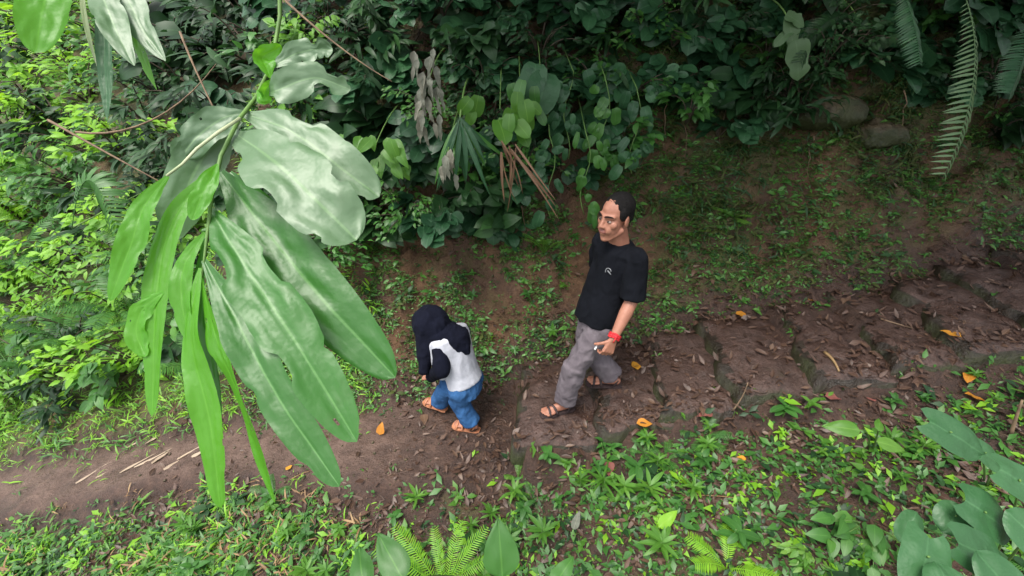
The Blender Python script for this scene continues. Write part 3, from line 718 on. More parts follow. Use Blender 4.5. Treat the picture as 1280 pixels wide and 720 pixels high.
HT = empty('tree', (0, 0, 0), label='tree with a branch of large glossy drooping leaves hanging over the path', cat='tree')
tb = on(-1.5, 6.0, -.2)
trunk_pts = [tb, tb + V3((.1, -.15, 1.2)), tb + V3((.2, -.3, 2.4)), tb + V3((.5, -.2, 3.6))]
m = MB(); m.tube(trunk_pts, [.17, .14, .12, .09], 12); m.build('trunk', M['bark'], HT)
TW0 = D(352, -60, 1.16)
limb = bez(trunk_pts[2], V3((-1.0, 3.2, trunk_pts[2].z + .6)), TW0 + V3((-.05, .15, .55)), 14)
m = MB(); m.tube(limb, [.055 - .0025 * k for k in range(15)], 8); limb_o = m.build('limb', M['bark'], HT)
stalk = [TW0 + V3((-.05, .15, .55)), TW0 + V3((0, .10, .2)), D(350, 20, 1.24), D(340, 80, 1.22), D(320, 122, 1.16), D(298, 150, 1.08), D(276, 195, 1.03), D(264, 250, 1.01), D(256, 320, 1.0), D(252, 350, 1.0)]
m = MB(); m.tube(stalk, [.012, .010, .0055, .005, .005, .005, .0045, .004, .003, .0025], 8); m.build('twig', M['stemg'], HT)
m = MB(); m.tube([D(300, 148, 1.06), D(272, 166, 1.02), D(246, 186, 1.0), D(228, 205, .99), D(208, 220, .98)], [.004, .0038, .0035, .003, .0028], 8); m.build('twig', M['stemp'], HT)
px = 1.0 / FPX
# upper leaves seen from above, sky glare painted into their colour
hero_leaf(HT, [(292, 165, 1.08), (340, 200, 1.02), (400, 255, .99), (446, 300, 1.0)], 94 * px, M['heroglare'], -.20, seed=1, fold=.16, wav=0.11, torn=0.15)
hero_leaf(HT, [(305, 142, 1.12), (365, 165, 1.10), (420, 205, 1.08), (474, 246, 1.10)], 68 * px, M['heroglare'], -.25, seed=2, fold=.18, wav=0.14, torn=0.20)
hero_leaf(HT, [(300, 150, 1.14), (262, 185, 1.12), (232, 240, 1.12), (212, 300, 1.14)], 62 * px, M['heroglare'], .15, seed=3, fold=.15, wav=0.15, torn=0.24)
hero_leaf(HT, [(304, 140, 1.12), (275, 150, 1.10), (245, 172, 1.09), (222, 205, 1.10)], 44 * px, M['heroglare'], .3, seed=4, fold=.2, wav=0.18, torn=0.18)
hero_leaf(HT, [(330, 118, 1.13), (350, 112, 1.12), (395, 98, 1.13), (438, 112, 1.16)], 46 * px, M['heroglare'], -.35, seed=5, fold=.25, wav=0.20, torn=0.33)
hero_leaf(HT, [(340, 84, 1.15), (365, 70, 1.16), (392, 62, 1.17), (416, 62, 1.18)], 34 * px, M['heroglare'], -.3, seed=6, fold=.25, wav=0.22, torn=0.30)
hero_leaf(HT, [(338, 98, 1.14), (332, 82, 1.14), (330, 70, 1.15), (352, 58, 1.17)], 28 * px, M['heroy'], .3, seed=7, fold=.3, wav=0.22, torn=0.22)
hero_leaf(HT, [(322, 112, 1.12), (328, 122, 1.11), (334, 112, 1.12), (345, 100, 1.13)], 20 * px, M['heroy'], .3, seed=8, fold=.3, wav=0.22, torn=0.22)
# long dark green leaves to the lower right
hero_leaf(HT, [(276, 215, 1.06), (330, 285, 1.05), (400, 370, 1.03), (494, 472, 1.02)], 80 * px, M['hero'], .18, seed=11, fold=.22, wav=0.09, torn=0.08)
hero_leaf(HT, [(262, 262, 1.02), (305, 330, .98), (368, 425, .95), (446, 552, .93)], 70 * px, M['hero'], .12, seed=12, fold=.24, wav=0.11, torn=0.18)
hero_leaf(HT, [(255, 325, 1.0), (298, 405, .96), (350, 500, .93), (424, 608, .91)], 48 * px, M['hero'], .25, seed=13, fold=.25, wav=0.12, torn=0.12)
hero_leaf(HT, [(288, 215, 1.09), (330, 260, 1.08), (352, 310, 1.08), (372, 380, 1.08)], 40 * px, M['hero'], .3, seed=14, fold=.2, wav=0.12, torn=0.22)
# bright ones hanging edge-on, the light coming through
hero_leaf(HT, [(251, 345, 1.0), (268, 415, .98), (300, 495, .97), (344, 628, .97)], 30 * px, M['heroy'], (.9, 1.25), seed=21, fold=.2, wav=0.21, torn=0.09)
hero_leaf(HT, [(250, 335, 1.0), (240, 430, .98), (262, 530, .97), (276, 634, .97)], 34 * px, M['heroy'], (.75, .45), seed=22, fold=.2, wav=0.24, torn=0.15)
hero_leaf(HT, [(256, 290, 1.01), (232, 330, 1.0), (226, 375, .99), (238, 425, .99)], 26 * px, M['heroy'], .5, seed=23, fold=.2, wav=0.18, torn=0.12)
hero_leaf(HT, [(268, 210, 1.03), (218, 275, 1.01), (195, 370, .99), (190, 520, .98)], 32 * px, M['heroy'], (.5, .65), seed=24, fold=.18, wav=0.15, torn=0.08)
hero_leaf(HT, [(205, 365, .99), (180, 385, .985), (170, 415, .98), (182, 446, .98)], 26 * px, M['heroy'], .4, seed=25, fold=.2, wav=0.18, torn=0.12)
hero_leaf(HT, [(210, 220, .98), (178, 262, .97), (162, 310, .96), (138, 376, .96)], 30 * px, M['heroy'], (.25, .6), seed=26, fold=.18, wav=0.18, torn=0.09)
hero_leaf(HT, [(272, 205, 1.02), (262, 225, 1.0), (250, 250, .99), (240, 275, .985)], 24 * px, M['heroy'], .3, seed=27, fold=.25, wav=0.15, torn=0.08)
hero_leaf(HT, [(256, 300, 1.02), (246, 400, 1.02), (262, 480, 1.02), (266, 560, 1.03)], 30 * px, M['hero'], .5, seed=28, fold=.2, wav=0.18, torn=0.15)
# a second twig at the top left corner
t2 = D(150, -50, 1.25)
m = MB(); m.tube(bez(limb[8], limb[8] + V3((-.2, -.5, -.3)), t2, 8) + [D(135, 5, 1.25)], [.012 - .0009 * k for k in range(10)], 7); m.build('twig', M['stemp'], HT)
hero_leaf(HT, [(118, -28, 1.25), (132, 5, 1.22), (148, 45, 1.2), (168, 82, 1.2)], 44 * px, M['heroglare'], .05, shape='lance', seed=31, fold=.2, wav=0.09, torn=0.08)
hero_leaf(HT, [(142, -30, 1.27), (160, 0, 1.25), (180, 40, 1.24), (207, 76, 1.24)], 46 * px, M['heroglare'], .2, shape='lance', seed=32, fold=.2, wav=0.09, torn=0.08)
hero_leaf(HT, [(160, 10, 1.27), (172, 50, 1.27), (184, 84, 1.27), (196, 112, 1.27)], 18 * px, M['heroy'], .7, shape='lance', seed=33, fold=.2, wav=0.12, torn=0.08)
hero_leaf(HT, [(130, -10, 1.3), (130, 50, 1.3), (133, 105, 1.3), (134, 150, 1.3)], 26 * px, M['blue'], .6, shape='lance', seed=34, fold=.2, wav=0.12, torn=0.08)
hero_leaf(HT, [(70, -60, 1.25), (62, -20, 1.22), (52, 20, 1.2), (44, 66, 1.2)], 60 * px, M['heroy'], .3, shape='oblong', seed=35, fold=.2, wav=0.09, torn=0.22)
hero_leaf(HT, [(102, -20, 1.3), (104, 10, 1.3), (112, 50, 1.3), (122, 84, 1.3)], 8 * px, M['stemp'], .3, shape='lance', seed=36, fold=.2, wav=0.09, torn=0.00)

# ------------------------------------------------------------------ plant builders
def make_shrub(name, seed, nleaf, rad, L, W, shape, mat, fold=.18, seg=4, droop=.7, flat=0.35, smat='bark', torn=0.0, rosette=False):
    """foliage spread through a volume about the base, leaves facing out (-y) and up"""
    rng = random.Random(seed); root = empty(name); mb = MB(); st = MB()
    nb = max(5, nleaf // 14); ends = []
    for k in range(nb):
        a = rng.uniform(0, 2 * math.pi); e = rng.uniform(-.15, 1.0)
        p = V3((math.cos(a) * rad[0] * rng.uniform(.5, 1), math.sin(a) * rad[1] * rng.uniform(.5, 1) , rad[2] * e))
        if p.y > 0: p.y *= .4
        pts = bez((0, 0.05, -.05), V3((p.x * .3, p.y * .3, abs(p.z) * .8 + rad[2] * .25)), p, 6)
        st.tube(pts, [.008 * (1 - k2 / 7.5) * (.6 + rad[2]) for k2 in range(7)], 5); ends.append(pts)
    for k in range(nleaf):
        pts = ends[k % nb]; i = rng.choice((2, 3, 4, 5, 6, 6)); b = pts[i] + rv(rng, .10 * max(rad))
        out = V3((b.x, b.y - .35 * rad[1], 0)); 
        out = (out.normalized() if out.length > .01 else V3((0, -1, 0))) + rv(rng, .6); out.z = rng.uniform(-.35, .5)
        n = V3((0, -.55, .85)) + rv(rng, .5)
        s = rng.uniform(.55, 1.15)
        leaf(mb, b, out, n, L * s, W * s * rng.uniform(.85, 1.1), shape, droop * rng.uniform(.4, 1.4), fold, seg, 0, .10, rng, torn)
    st.build('stem', M[smat], root); mb.build('foliage', M[mat], root)
    return root

def make_frond(mb, pts, np_, Lp, mat_i=0, rng=RNG, wp=.16, droop=.3, up=V3((0, -.4, .9)), seg=2, taper=.9):
    """one fern frond: rachis along pts, leaflets in pairs"""
    mb.tube(pts, [.0035 * (1 - .8 * i / (len(pts) - 1)) for i in range(len(pts))], 5, mat_i)
    n = len(pts) - 1
    for k in range(np_):
        t = .12 + .88 * k / np_; q = t * n; i = min(int(q), n - 1); p = pts[i].lerp(pts[i + 1], q - i); tg = (pts[i + 1] - pts[i]).normalized()
        s = tg.cross(up).normalized(); nn = s.cross(tg)
        l = Lp * (math.sin(math.pi * min(1, .18 + .82 * (1 - t) ** .9)) if t > .0 else 0) * taper + Lp * .08
        for sg in (-1, 1):
            leaf(mb, p, s * sg + tg * .45 + rv(rng, .06), nn + rv(rng, .15), l * rng.uniform(.9, 1.08), max(.008, l * wp), 'strap', droop, .1, seg, mat_i, 0, rng)
def make_fern(name, seed, nf, L, mat, elev=(.5, 1.2), spread=2 * math.pi, az0=0, np_=22, wp=.17, bend=.7, lp=.24):
    rng = random.Random(seed); root = empty(name)
    for k in range(nf):
        a = az0 + spread * (k + rng.uniform(-.3, .3)) / nf; e = rng.uniform(*elev); l = L * rng.uniform(.75, 1.1)
        h = V3((math.cos(a), math.sin(a), 0)); mid = h * l * .45 * math.cos(e) + UP * l * .62 * math.sin(e); end = h * l * (.75 + .2 * math.cos(e)) * math.cos(e * .55) + UP * l * (math.sin(e) * (1 - bend * .55))
        mb = MB(); make_frond(mb, bez((0, 0, 0), mid, end, 10), np_, l * lp, 0, rng, wp, .3, UP * .8 - h * .5)
        mb.build('frond', M[mat], root)
    return root
def make_rosette(name, seed, nl, L, W, shape, mat, h=.12, elev=(.1, .7), smat='stemg', droop=.6, seg=5, wav=.1, parts=False, fold=.2):
    """short stem, leaves whorled near its top"""
    rng = random.Random(seed); root = empty(name); st = MB(); st.tube([(0, 0, -.03), (rng.uniform(-.02, .02), rng.uniform(-.02, .02), h)], [.005, .003], 5); st.build('stem', M[smat], root)
    mb = MB()
    for k in range(nl):
        a = 2.4 * k + rng.uniform(-.3, .3); e = rng.uniform(*elev); s = rng.uniform(.65, 1.1)
        d = V3((math.cos(a) * math.cos(e), math.sin(a) * math.cos(e), math.sin(e)))
        leaf(mb, V3((0, 0, h * (.45 + .55 * (k + 1) / nl))), d, UP - d * .2 + rv(rng, .15), L * s, W * s, shape, droop, fold, seg, 0, wav, rng)
        if parts: mb.build('leaf', M[mat], root); mb = MB()
    if not parts: mb.build('foliage', M[mat], root)
    return root
def make_bigleaf(name, base, leaves, mat, seed, smat='stemg', parts=True):
    """leaves: (tip-of-petiole point, blade direction, normal, L, W, shape)"""
    rng = random.Random(seed); root = empty(name, base)
    for q, d, n, L, W, sh in leaves:
        q = V3(q) - V3(base); st = MB(); st.tube(bez((rng.uniform(-.02, .02), rng.uniform(-.02, .02), -.03), q * .5 + UP * q.length * .10, q, 8), [.0055, .005, .005, .0045, .004, .004, .0035, .003, .003], 6); st.build('stalk', M[smat], root)
        mb = MB(); back = V3(d).normalized() * (L * {'heart': .32, 'round': .42}.get(sh, 0))
        bigblade(mb, q - back, V3(d), V3(n), L, W, sh, rng); mb.build('leaf', M[mat], root)
    return root
def bigblade(mb, base, d, n, L, W, shape, rng, nseg=18, nc=8, droop=.5, wav=.07):
    d = d.normalized(); s = d.cross(n).normalized(); n = s.cross(d); p = V3(base); f = SHAPES[shape]; i0 = len(mb.v); q = Quaternion(s, -droop / nseg); sd_ = rng.random() * 50
    for i in range(nseg + 1):
        t = i / nseg; w = max(.001, f(min(.999, max(.001, t)))) * W * .5
        for j in range(-nc // 2, nc // 2 + 1):
            u = j / (nc / 2); ww = w * (1 + .06 * noise.noise(V3((t * 6, math.copysign(3, u), sd_))))
            h = .10 * abs(u) * w - .12 * u * u * w + wav * W * noise.noise(V3((t * 3.0, u * 1.6, sd_)))
            lag = -d * (.16 * L * abs(u) ** 1.6 * (1 - t) ** 3) if shape == 'heart' else V3((0, 0, 0))
            mb.v.append(p + s * u * ww + n * h + lag)
        d = q @ d; n = q @ n; p = p + d * (L / nseg)
    m_ = nc + 1
    for i in range(nseg):
        for j in range(nc):
            a = i0 + i * m_ + j; u0, u1, t0, t1 = j / nc, (j + 1) / nc, i / nseg, (i + 1) / nseg
            mb.quad((a, a + 1, a + m_ + 1, a + m_), [(u0, t0), (u1, t0), (u1, t1), (u0, t1)])

# ------------------------------------------------------------------ thicket over the bank, hillside bushes to the left
prng = random.Random(21)
KINDS_ = {
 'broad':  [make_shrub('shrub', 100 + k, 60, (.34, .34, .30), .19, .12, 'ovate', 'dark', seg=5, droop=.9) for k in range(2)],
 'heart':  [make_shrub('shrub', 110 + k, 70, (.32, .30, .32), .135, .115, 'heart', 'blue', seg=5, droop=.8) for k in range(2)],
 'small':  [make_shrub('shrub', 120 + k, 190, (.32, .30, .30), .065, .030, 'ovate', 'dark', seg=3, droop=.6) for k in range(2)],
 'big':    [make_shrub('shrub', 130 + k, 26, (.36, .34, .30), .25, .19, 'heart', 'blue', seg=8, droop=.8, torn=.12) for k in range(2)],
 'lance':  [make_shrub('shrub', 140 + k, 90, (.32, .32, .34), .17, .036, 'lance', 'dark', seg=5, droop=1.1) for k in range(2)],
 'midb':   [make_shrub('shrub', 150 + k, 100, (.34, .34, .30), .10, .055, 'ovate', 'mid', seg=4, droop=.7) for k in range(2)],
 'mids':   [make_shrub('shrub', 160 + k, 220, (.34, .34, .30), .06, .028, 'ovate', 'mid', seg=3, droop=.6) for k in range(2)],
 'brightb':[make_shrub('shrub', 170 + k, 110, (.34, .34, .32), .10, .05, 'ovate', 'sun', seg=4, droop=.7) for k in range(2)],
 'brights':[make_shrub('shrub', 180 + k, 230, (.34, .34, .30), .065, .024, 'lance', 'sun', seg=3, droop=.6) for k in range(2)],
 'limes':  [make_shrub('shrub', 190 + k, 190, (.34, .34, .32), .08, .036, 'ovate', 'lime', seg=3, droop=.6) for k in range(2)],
}
KLAB = {
 'broad': 'dark broad leaved bush in the shaded thicket above the bank', 'heart': 'bush of dark heart shaped leaves in the shaded thicket above the bank',
 'small': 'dark small leaved bush in the shaded thicket above the bank', 'big': 'bush with a few very large dull green leaves above the bank',
 'lance': 'dark bush of narrow drooping leaves in the shaded thicket', 'midb': 'mid green bush with oval leaves among the darker growth',
 'mids': 'mid green bush of fine small leaves among the darker growth', 'brightb': 'bright green bush with oval leaves on the sunny left slope',
 'brights': 'bright green feathery bush on the sunny left slope', 'limes': 'yellow green bush glowing in the light at upper left',
}
used = {}
def put(kind, p, scale, rz):
    i = prng.randrange(2); src = KINDS_[kind][i]; key = (kind, i); rot = (prng.uniform(-.2, .2), prng.uniform(-.2, .2), rz)
    if key not in used:
        used[key] = 1; o = src; o.location = p; o.rotation_euler = rot; o.scale = (scale,) * 3
    else: o = dup(src, p, rot, scale)
    o['label'] = KLAB[kind]; o['category'] = 'bush'; o['group'] = KLAB[kind].split(' in ')[0].split(' on ')[0] + ' clumps'
    return o
def pick(tbl):
    r = prng.random() * sum(w for _, w in tbl)
    for k, w in tbl:
        r -= w
        if r <= 0: return k
    return tbl[-1][0]
def lowline(u):            # lower edge of the thicket in the photograph
    tbl = [(-60, 575), (0, 550), (100, 512), (200, 480), (300, 440), (420, 350), (520, 325), (640, 300), (700, 235), (840, 200), (960, 170), (1100, 150), (1200, 190), (1340, 170)]
    for (a, b), (c, d) in zip(tbl, tbl[1:]):
        if a <= u <= c: return b + (d - b) * (u - a) / (c - a)
    return 170
cand = []
v = -18
while v < 540:
    u = -30 + prng.uniform(0, 40)
    while u < 1310:
        uu, vv = u + prng.uniform(-22, 22), v + prng.uniform(-20, 20)
        if vv < lowline(uu) - 14: cand.append((uu, vv))
        u += 44 if uu > 420 else 40
    v += 39
for uu, vv in cand:
    p = hit(uu, vv); t = (p - CAM).dot(V3((0, _cp, -_sp)))
    if t > 25: p = D(uu, vv, 24); p.z = G(p.x, p.y)
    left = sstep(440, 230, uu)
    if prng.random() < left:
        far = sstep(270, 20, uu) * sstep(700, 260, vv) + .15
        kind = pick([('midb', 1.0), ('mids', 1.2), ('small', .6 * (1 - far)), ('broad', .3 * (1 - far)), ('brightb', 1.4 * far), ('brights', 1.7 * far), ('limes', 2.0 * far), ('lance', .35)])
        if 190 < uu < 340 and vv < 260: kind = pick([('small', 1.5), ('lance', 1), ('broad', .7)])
    else:
        kind = pick([('broad', 1.3), ('heart', 1.6), ('small', 1.1), ('big', .7), ('lance', .9), ('midb', .35), ('mids', .35)])
        if uu < 660 and vv > 170: kind = pick([('midb', 1), ('mids', 1), ('broad', 1), ('heart', 1), ('lance', .6)])
    s = t / 3.8 * prng.uniform(.85, 1.2) * (1.25 if t > 7 else 1)
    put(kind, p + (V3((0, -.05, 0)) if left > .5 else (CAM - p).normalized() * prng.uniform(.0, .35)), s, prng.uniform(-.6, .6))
for lst in KINDS_.values():
    for i, o in enumerate(lst):
        if o.get('label') is None:
            for c in list(o.children): bpy.data.objects.remove(c)
            bpy.data.objects.remove(o)

# ------------------------------------------------------------------ canopy: unseen crowns added to shade the bank
def make_canopy(root, centre, rad, nleaf, mat, seed, L=.26, W=.13):
    rng = random.Random(seed); mb = MB()
    for k in range(nleaf):
        while True:
            q = rv(rng)
            if q.length < 1: break
        p = V3((centre[0] + q.x * rad[0], centre[1] + q.y * rad[1], centre[2] + q.z * rad[2]))
        if fbm(p.x, p.y, .8, 3, 5) < -.18: continue
        leaf(mb, p, V3((rng.uniform(-1, 1), rng.uniform(-1, 1), -.3)), UP + rv(rng, .4), L * rng.uniform(.6, 1.2), W, 'ovate', .8, .15, 3, 0, 0, rng)
    return mb.build('shade_crown', M[mat], root)
make_canopy(HT, (.0, 3.5, 5.0), (2.0, 1.9, .8), 3600, 'dark', 3, .36, .2)  # out-of-view leaf mass added to this tree to block sun and sky
T2 = empty('tree', (0, 0, 0), label='unseen tree added on top of the bank to shade the stone steps', cat='tree')  # unseen tree, put in to cast shade on the bank and steps
b2 = on(3.4, 6.4, -.2); tp2 = [b2, b2 + V3((-.1, -.2, 1.3)), b2 + V3((-.1, -.5, 2.6)), b2 + V3((-.2, -.8, 3.6))]
m = MB(); m.tube(tp2, [.2, .17, .14, .1], 12); m.build('trunk', M['bark'], T2)
make_canopy(T2, (3.4, 3.3, 5.0), (3.4, 2.7, .9), 7000, 'dark', 4, .36, .2)

def limbs(root, a, spots):
    for q in spots:
        m = MB(); q = V3(q); m.tube(bez(a, (a + q) * .5 + UP * .5, q, 10), [.06 - .005 * i for i in range(11)], 7); m.build('limb', M['bark'], root)
limbs(HT, trunk_pts[3], [(-1.2, 3.6, 5.2), (.4, 2.6, 5.1), (1.2, 3.8, 5.0)])
limbs(T2, tp2[2], [(1.4, 3.2, 5.2), (3.2, 1.8, 5.1), (5.2, 3.0, 5.0), (3.8, 4.2, 5.4)])

# ------------------------------------------------------------------ ground cover: uncountable stuff
def inpath(x, y, m_=0.0): return abs(y - yc(x)) < hw(x) - m_
srng = random.Random(5)
def scatter_tufts(name, n, region, dens, mats, lab, cat, nl=(3, 7), L=(.02, .06), ar=.45, shape='ovate', elev=(.0, 1.1), droop=.7, seg=2, kind='stuff'):
    mb = MB(); k = 0; tries = 0
    while k < n and tries < n * 12:
        tries += 1
        x, y = region(srng); dn = dens(x, y)
        if srng.random() > dn: continue
        k += 1; p = on(x, y, -.005); mi = srng.randrange(len(mats)); big = .7 + .5 * srng.random()
        gx = G(x + .03, y) - p.z; gy = G(x, y + .03) - p.z; gn = V3((-gx, -gy, .03)).normalized(); gn = (gn + UP * .6).normalized()
        a0 = srng.random() * 6; m_ = srng.randint(*nl)
        hh = srng.uniform(*L) * .5
        for j in range(m_):
            a = a0 + 2.4 * j + srng.uniform(-.9, .9); e = srng.uniform(*elev); d = V3((math.cos(a) * math.cos(e), math.sin(a) * math.cos(e), 0)) + gn * math.sin(e)
            l = srng.uniform(*L) * big * srng.uniform(.45, 1.15)
            leaf(mb, p + V3((srng.uniform(-1, 1), srng.uniform(-1, 1), 0)) * L[1] * .4 + gn * (hh * j / m_), d, gn - d * .2 + rv(srng, .2), l, l * ar, shape, droop, .15, seg, mi, 0, srng)
    return tag(mb.build(name, [M[q] for q in mats]), lab, cat, kind='stuff')
def patch(x, y, sc, seed): return sstep(-.25, .25, fbm(x, y, sc, 3, seed))
def near_reg(r): return r.uniform(-4.2, 4.2), r.uniform(.9, 2.5)
def bank_reg(r): return r.uniform(-2.5, 5.2), r.uniform(2.9, 4.6)
def left_reg(r): return r.uniform(-7.5, -1.2), r.uniform(2.7, 5.0)
def dn_near(x, y):
    if inpath(x, y, .02): return .015
    return (.45 + .55 * patch(x, y, 1.6, 7.7)) * (.12 + .88 * sstep(.05, .42, yc(x) - hw(x) - y)) * (1 - .55 * math.exp(-((x + .1) / .7) ** 2) * sstep(1.75, 2.0, y))
def dn_bank(x, y):
    d = y - yc(x) - hw(x)
    if d < -.02: return .02
    return (.12 + .88 * patch(x, y, 2.1, 3.3)) * (.5 + .5 * sstep(.1, .5, d))
def dn_left(x, y):
    d = y - yc(x) - hw(x)
    return (.02 if d < -.15 else .12) if d < 0 else (.4 + .6 * patch(x, y, 1.5, 8.8))
scatter_tufts('weeds', 5200, near_reg, dn_near, ['mid', 'bright', 'mid', 'dark', 'mid', 'lime'], 'low green weeds covering the slope below the path', 'weeds', nl=(3, 8), L=(.03, .10))
scatter_tufts('creepers', 12000, near_reg, lambda x, y: dn_near(x, y) * .9, ['mid', 'bright', 'olive', 'dark', 'olive'], 'tiny creeping leaves and moss below the path', 'ground cover', nl=(3, 5), L=(.012, .03), ar=.6)
scatter_tufts('moss_and_seedlings', 22000, bank_reg, dn_bank, ['olive', 'mid', 'mid', 'dark', 'olive', 'mid'], 'moss and tiny seedlings over the earth bank', 'ground cover', nl=(3, 7), L=(.016, .050), ar=.42)
scatter_tufts('seedlings', 2300, bank_reg, dn_bank, ['mid', 'dark', 'mid', 'olive'], 'seedlings with larger leaves over the earth bank', 'ground cover', nl=(4, 8), L=(.04, .09), ar=.38, droop=1.0, seg=3)
def dn_hang(x, y):
    d = y - yc(x) - hw(x); return 0 if d < .25 or x < .7 else sstep(.25, .7, d) * (.3 + .7 * patch(x, y, 1.8, 1.1))
scatter_tufts('hanging_grass', 6500, lambda r: (r.uniform(.7, 6), r.uniform(3.3, 5.0)), dn_hang, ['dark', 'olive', 'olive'], 'dark tangled grasses hanging on the shaded bank', 'grass', nl=(4, 7), L=(.05, .14), ar=.14, shape='strap', droop=1.7, seg=3)
scatter_tufts('grass', 3800, left_reg, dn_left, ['sun', 'lime', 'mid', 'sun'], 'bright grass and herbs on the left slope above the path', 'grass', nl=(4, 8), L=(.05, .13), ar=.16, shape='strap', elev=(.5, 1.3), droop=1.0, seg=3)
scatter_tufts('grass', 2600, lambda r: (r.uniform(-5.5, -.9), r.uniform(1.0, 2.5)), lambda x, y: dn_near(x, y) * sstep(-.6, -1.8, x) * patch(x, y, 2.2, 4.1), ['bright', 'mid', 'lime', 'straw'], 'bright grass on the left slope below the path', 'grass', nl=(4, 7), L=(.05, .12), ar=.16, shape='strap', elev=(.4, 1.3), droop=1.0, seg=3)
# leaf litter
mb = MB(); k = 0
while k < 17000:
    x, y = srng.uniform(-3.4, 5), srng.uniform(1.0, 3.9); d = abs(y - yc(x)) - hw(x)
    dn = .30 if d < -.12 else (.95 if d < .18 else .8)
    if x < -1.0: dn *= (.12 if d < .05 else .7)
    if y > yc(x) and d > .35: dn *= .25
    dn *= .3 + .7 * patch(x, y, 2.6, 6.1)
    if srng.random() > dn: continue
    k += 1; z = G(x, y)
    if abs(y - yc(x)) < .6 and x > 0: z = top_z(x, y)
    a = srng.random() * 6.3; l = .015 + .075 * srng.random() ** 1.8; big = srng.random()
    leaf(mb, V3((x, y, z + .004 + .028 * srng.random() ** 2)), V3((math.cos(a), math.sin(a), srng.uniform(-.1, .35))), UP + rv(srng, .55), l, l * srng.uniform(.2, .55), 'ovate' if big > .3 else 'strap', srng.uniform(-.9, .9), srng.uniform(0, .5), 3, 0, .2, srng)
tag(mb.build('leaf_litter', M['litter']), 'brown dead leaves littering the path and its edges', 'leaf litter', kind='stuff')
mb = MB()
for k in range(900):
    x, y = srng.uniform(-3.2, 4.2), srng.uniform(1.1, 3.8)
    z = G(x, y)
    if inpath(x, y) and x > 0: continue
    r_ = srng.uniform(.004, .016); a = rv(srng).normalized(); b = a.orthogonal().normalized(); c = a.cross(b)
    mb.ellip((x, y, z + r_ * .3), a * r_, b * r_ * .8, c * r_ * .65, 7, 5)
tag(mb.build('pebbles', M['rock']), 'small pebbles and crumbs of earth on the ground', 'pebbles', kind='stuff')

# ------------------------------------------------------------------ single plants, from the bottom edge up
def setp(o, p, rz=0.0, label=None, cat='plant', group=None, sc=1.0):
    o.location = p; o.rotation_euler = (0, 0, rz); o.scale = (sc,) * 3; return tag(o, label, cat, group)
setp(make_fern('fern', 301, 11, .52, 'lime', (.75, 1.25), 2 * math.pi, .2, 30, .16, .45, .13), hit(556, 745) , 0, 'large lime green fern at the bottom edge of the photo', 'fern')
setp(make_fern('fern', 302, 5, .26, 'lime', (.5, 1.0), 2 * math.pi, .9, 20, .2), hit(908, 712), 0, 'bright little fern growing right of the bottom centre', 'fern')
setp(make_fern('fern', 303, 4, .16, 'bright', (.6, 1.1), 2 * math.pi, .4, 16, .2), hit(648, 600), 0, 'tiny bright fern beside the palm like seedling', 'fern')
p_ = hit(620, 735)
make = make_bigleaf('broadleaf_plant', p_, [(D(628, 722, 1.62), (-.05, .35, .85), (.1, -.9, .4), .20, .125, 'ovate'), (D(505, 725, 1.66), (-.5, .5, .35), (0, -.5, .85), .20, .11, 'ovate'), (D(455, 735, 1.7), (-.3, .7, .2), (0, -.3, .95), .17, .09, 'ovate'), (D(690, 735, 1.7), (.5, .5, .3), (0, -.4, .9), .14, .07, 'ovate')], 'mid', 5)
tag(make, 'plant with one big upright dark leaf next to the lime fern', 'plant')
setp(make_rosette('palm_seedling', 311, 13, .19, .022, 'strap', 'bright', .12, (.1, .9), droop=.7), hit(752, 612), 0, 'fan leaved palm seedling below the feet of the man', 'seedling')
for k, (u, v, s, lab) in enumerate([(655, 645, 1.0, 'leafy seedling directly below the palm like seedling'), (640, 672, .8, 'leafy seedling behind the tall upright leaf'), (360, 672, 1.0, 'bright seedling under the tip of the longest hanging leaf'),
        (425, 668, .9, 'seedling with pointed leaves right of the hanging leaf tips'), (398, 700, .8, 'dull seedling at the bottom edge left of the lime fern'), (240, 668, .7, 'light green seedling at bottom left in the grass')]):
    setp(make_rosette('seedling', 320 + k, 11, .085, .038, 'ovate', ('mid', 'mid', 'bright', 'bright', 'mid', 'bright')[k], .10 * s, (-.1, .7)), hit(u, v), k * 1.3, lab, 'seedling', None, s)
def blade(name, u, v, t_d, L, W, mat, lab, d=(0.3, .5, .5), n=(0, -.6, .8), seed=0, sh='ovate'):
    p = hit(u, v); q = p + UP * t_d
    return tag(make_bigleaf(name, p, [(q, d, n, L, W, sh)], mat, seed), lab, 'plant')
blade('sprout', 716, 668, .05, .12, .05, 'grey', 'single pale grey green leaf standing right of the seedlings', (.25, .3, .8), (-.3, -.9, .3), 1)
blade('sprout', 820, 672, .10, .15, .07, 'lime', 'single bright yellow green leaf right of bottom centre', (.5, .2, .35), (-.1, -.6, .8), 2)
blade('sprout', 905, 640, .03, .09, .03, 'grey', 'short pale leaf lying left of the oval leaved clump', (.3, .6, .2), (0, -.3, .9), 3, 'lance')
p_ = hit(1088, 556)
tag(make_bigleaf('broadleaf_plant', p_, [(D(1075, 538, 2.35), (-.9, .15, .1), (0, -.5, .9), .17, .085, 'ovate'), (D(1098, 538, 2.4), (.5, .6, .2), (0, -.5, .9), .10, .05, 'ovate'), (D(1096, 552, 2.3), (.9, -.25, -.05), (0, -.5, .9), .15, .07, 'ovate')], 'bright', 9), 'small plant with three oval leaves above the leafy clump at right', 'plant')
p_ = hit(1235, 600)
tag(make_bigleaf('taro_plant', p_, [(D(1188, 540, 1.72), (.6, -.35, -.15), (-.05, -.6, .9), .22, .16, 'heart'), (D(1232, 566, 1.78), (.8, -.3, -.3), (.2, -.5, .9), .17, .12, 'heart')], 'taro', 12), 'big two leaved plant on the slope at right edge, above the round leaved clump', 'plant')
p_ = hit(1225, 735)
tl_ = []
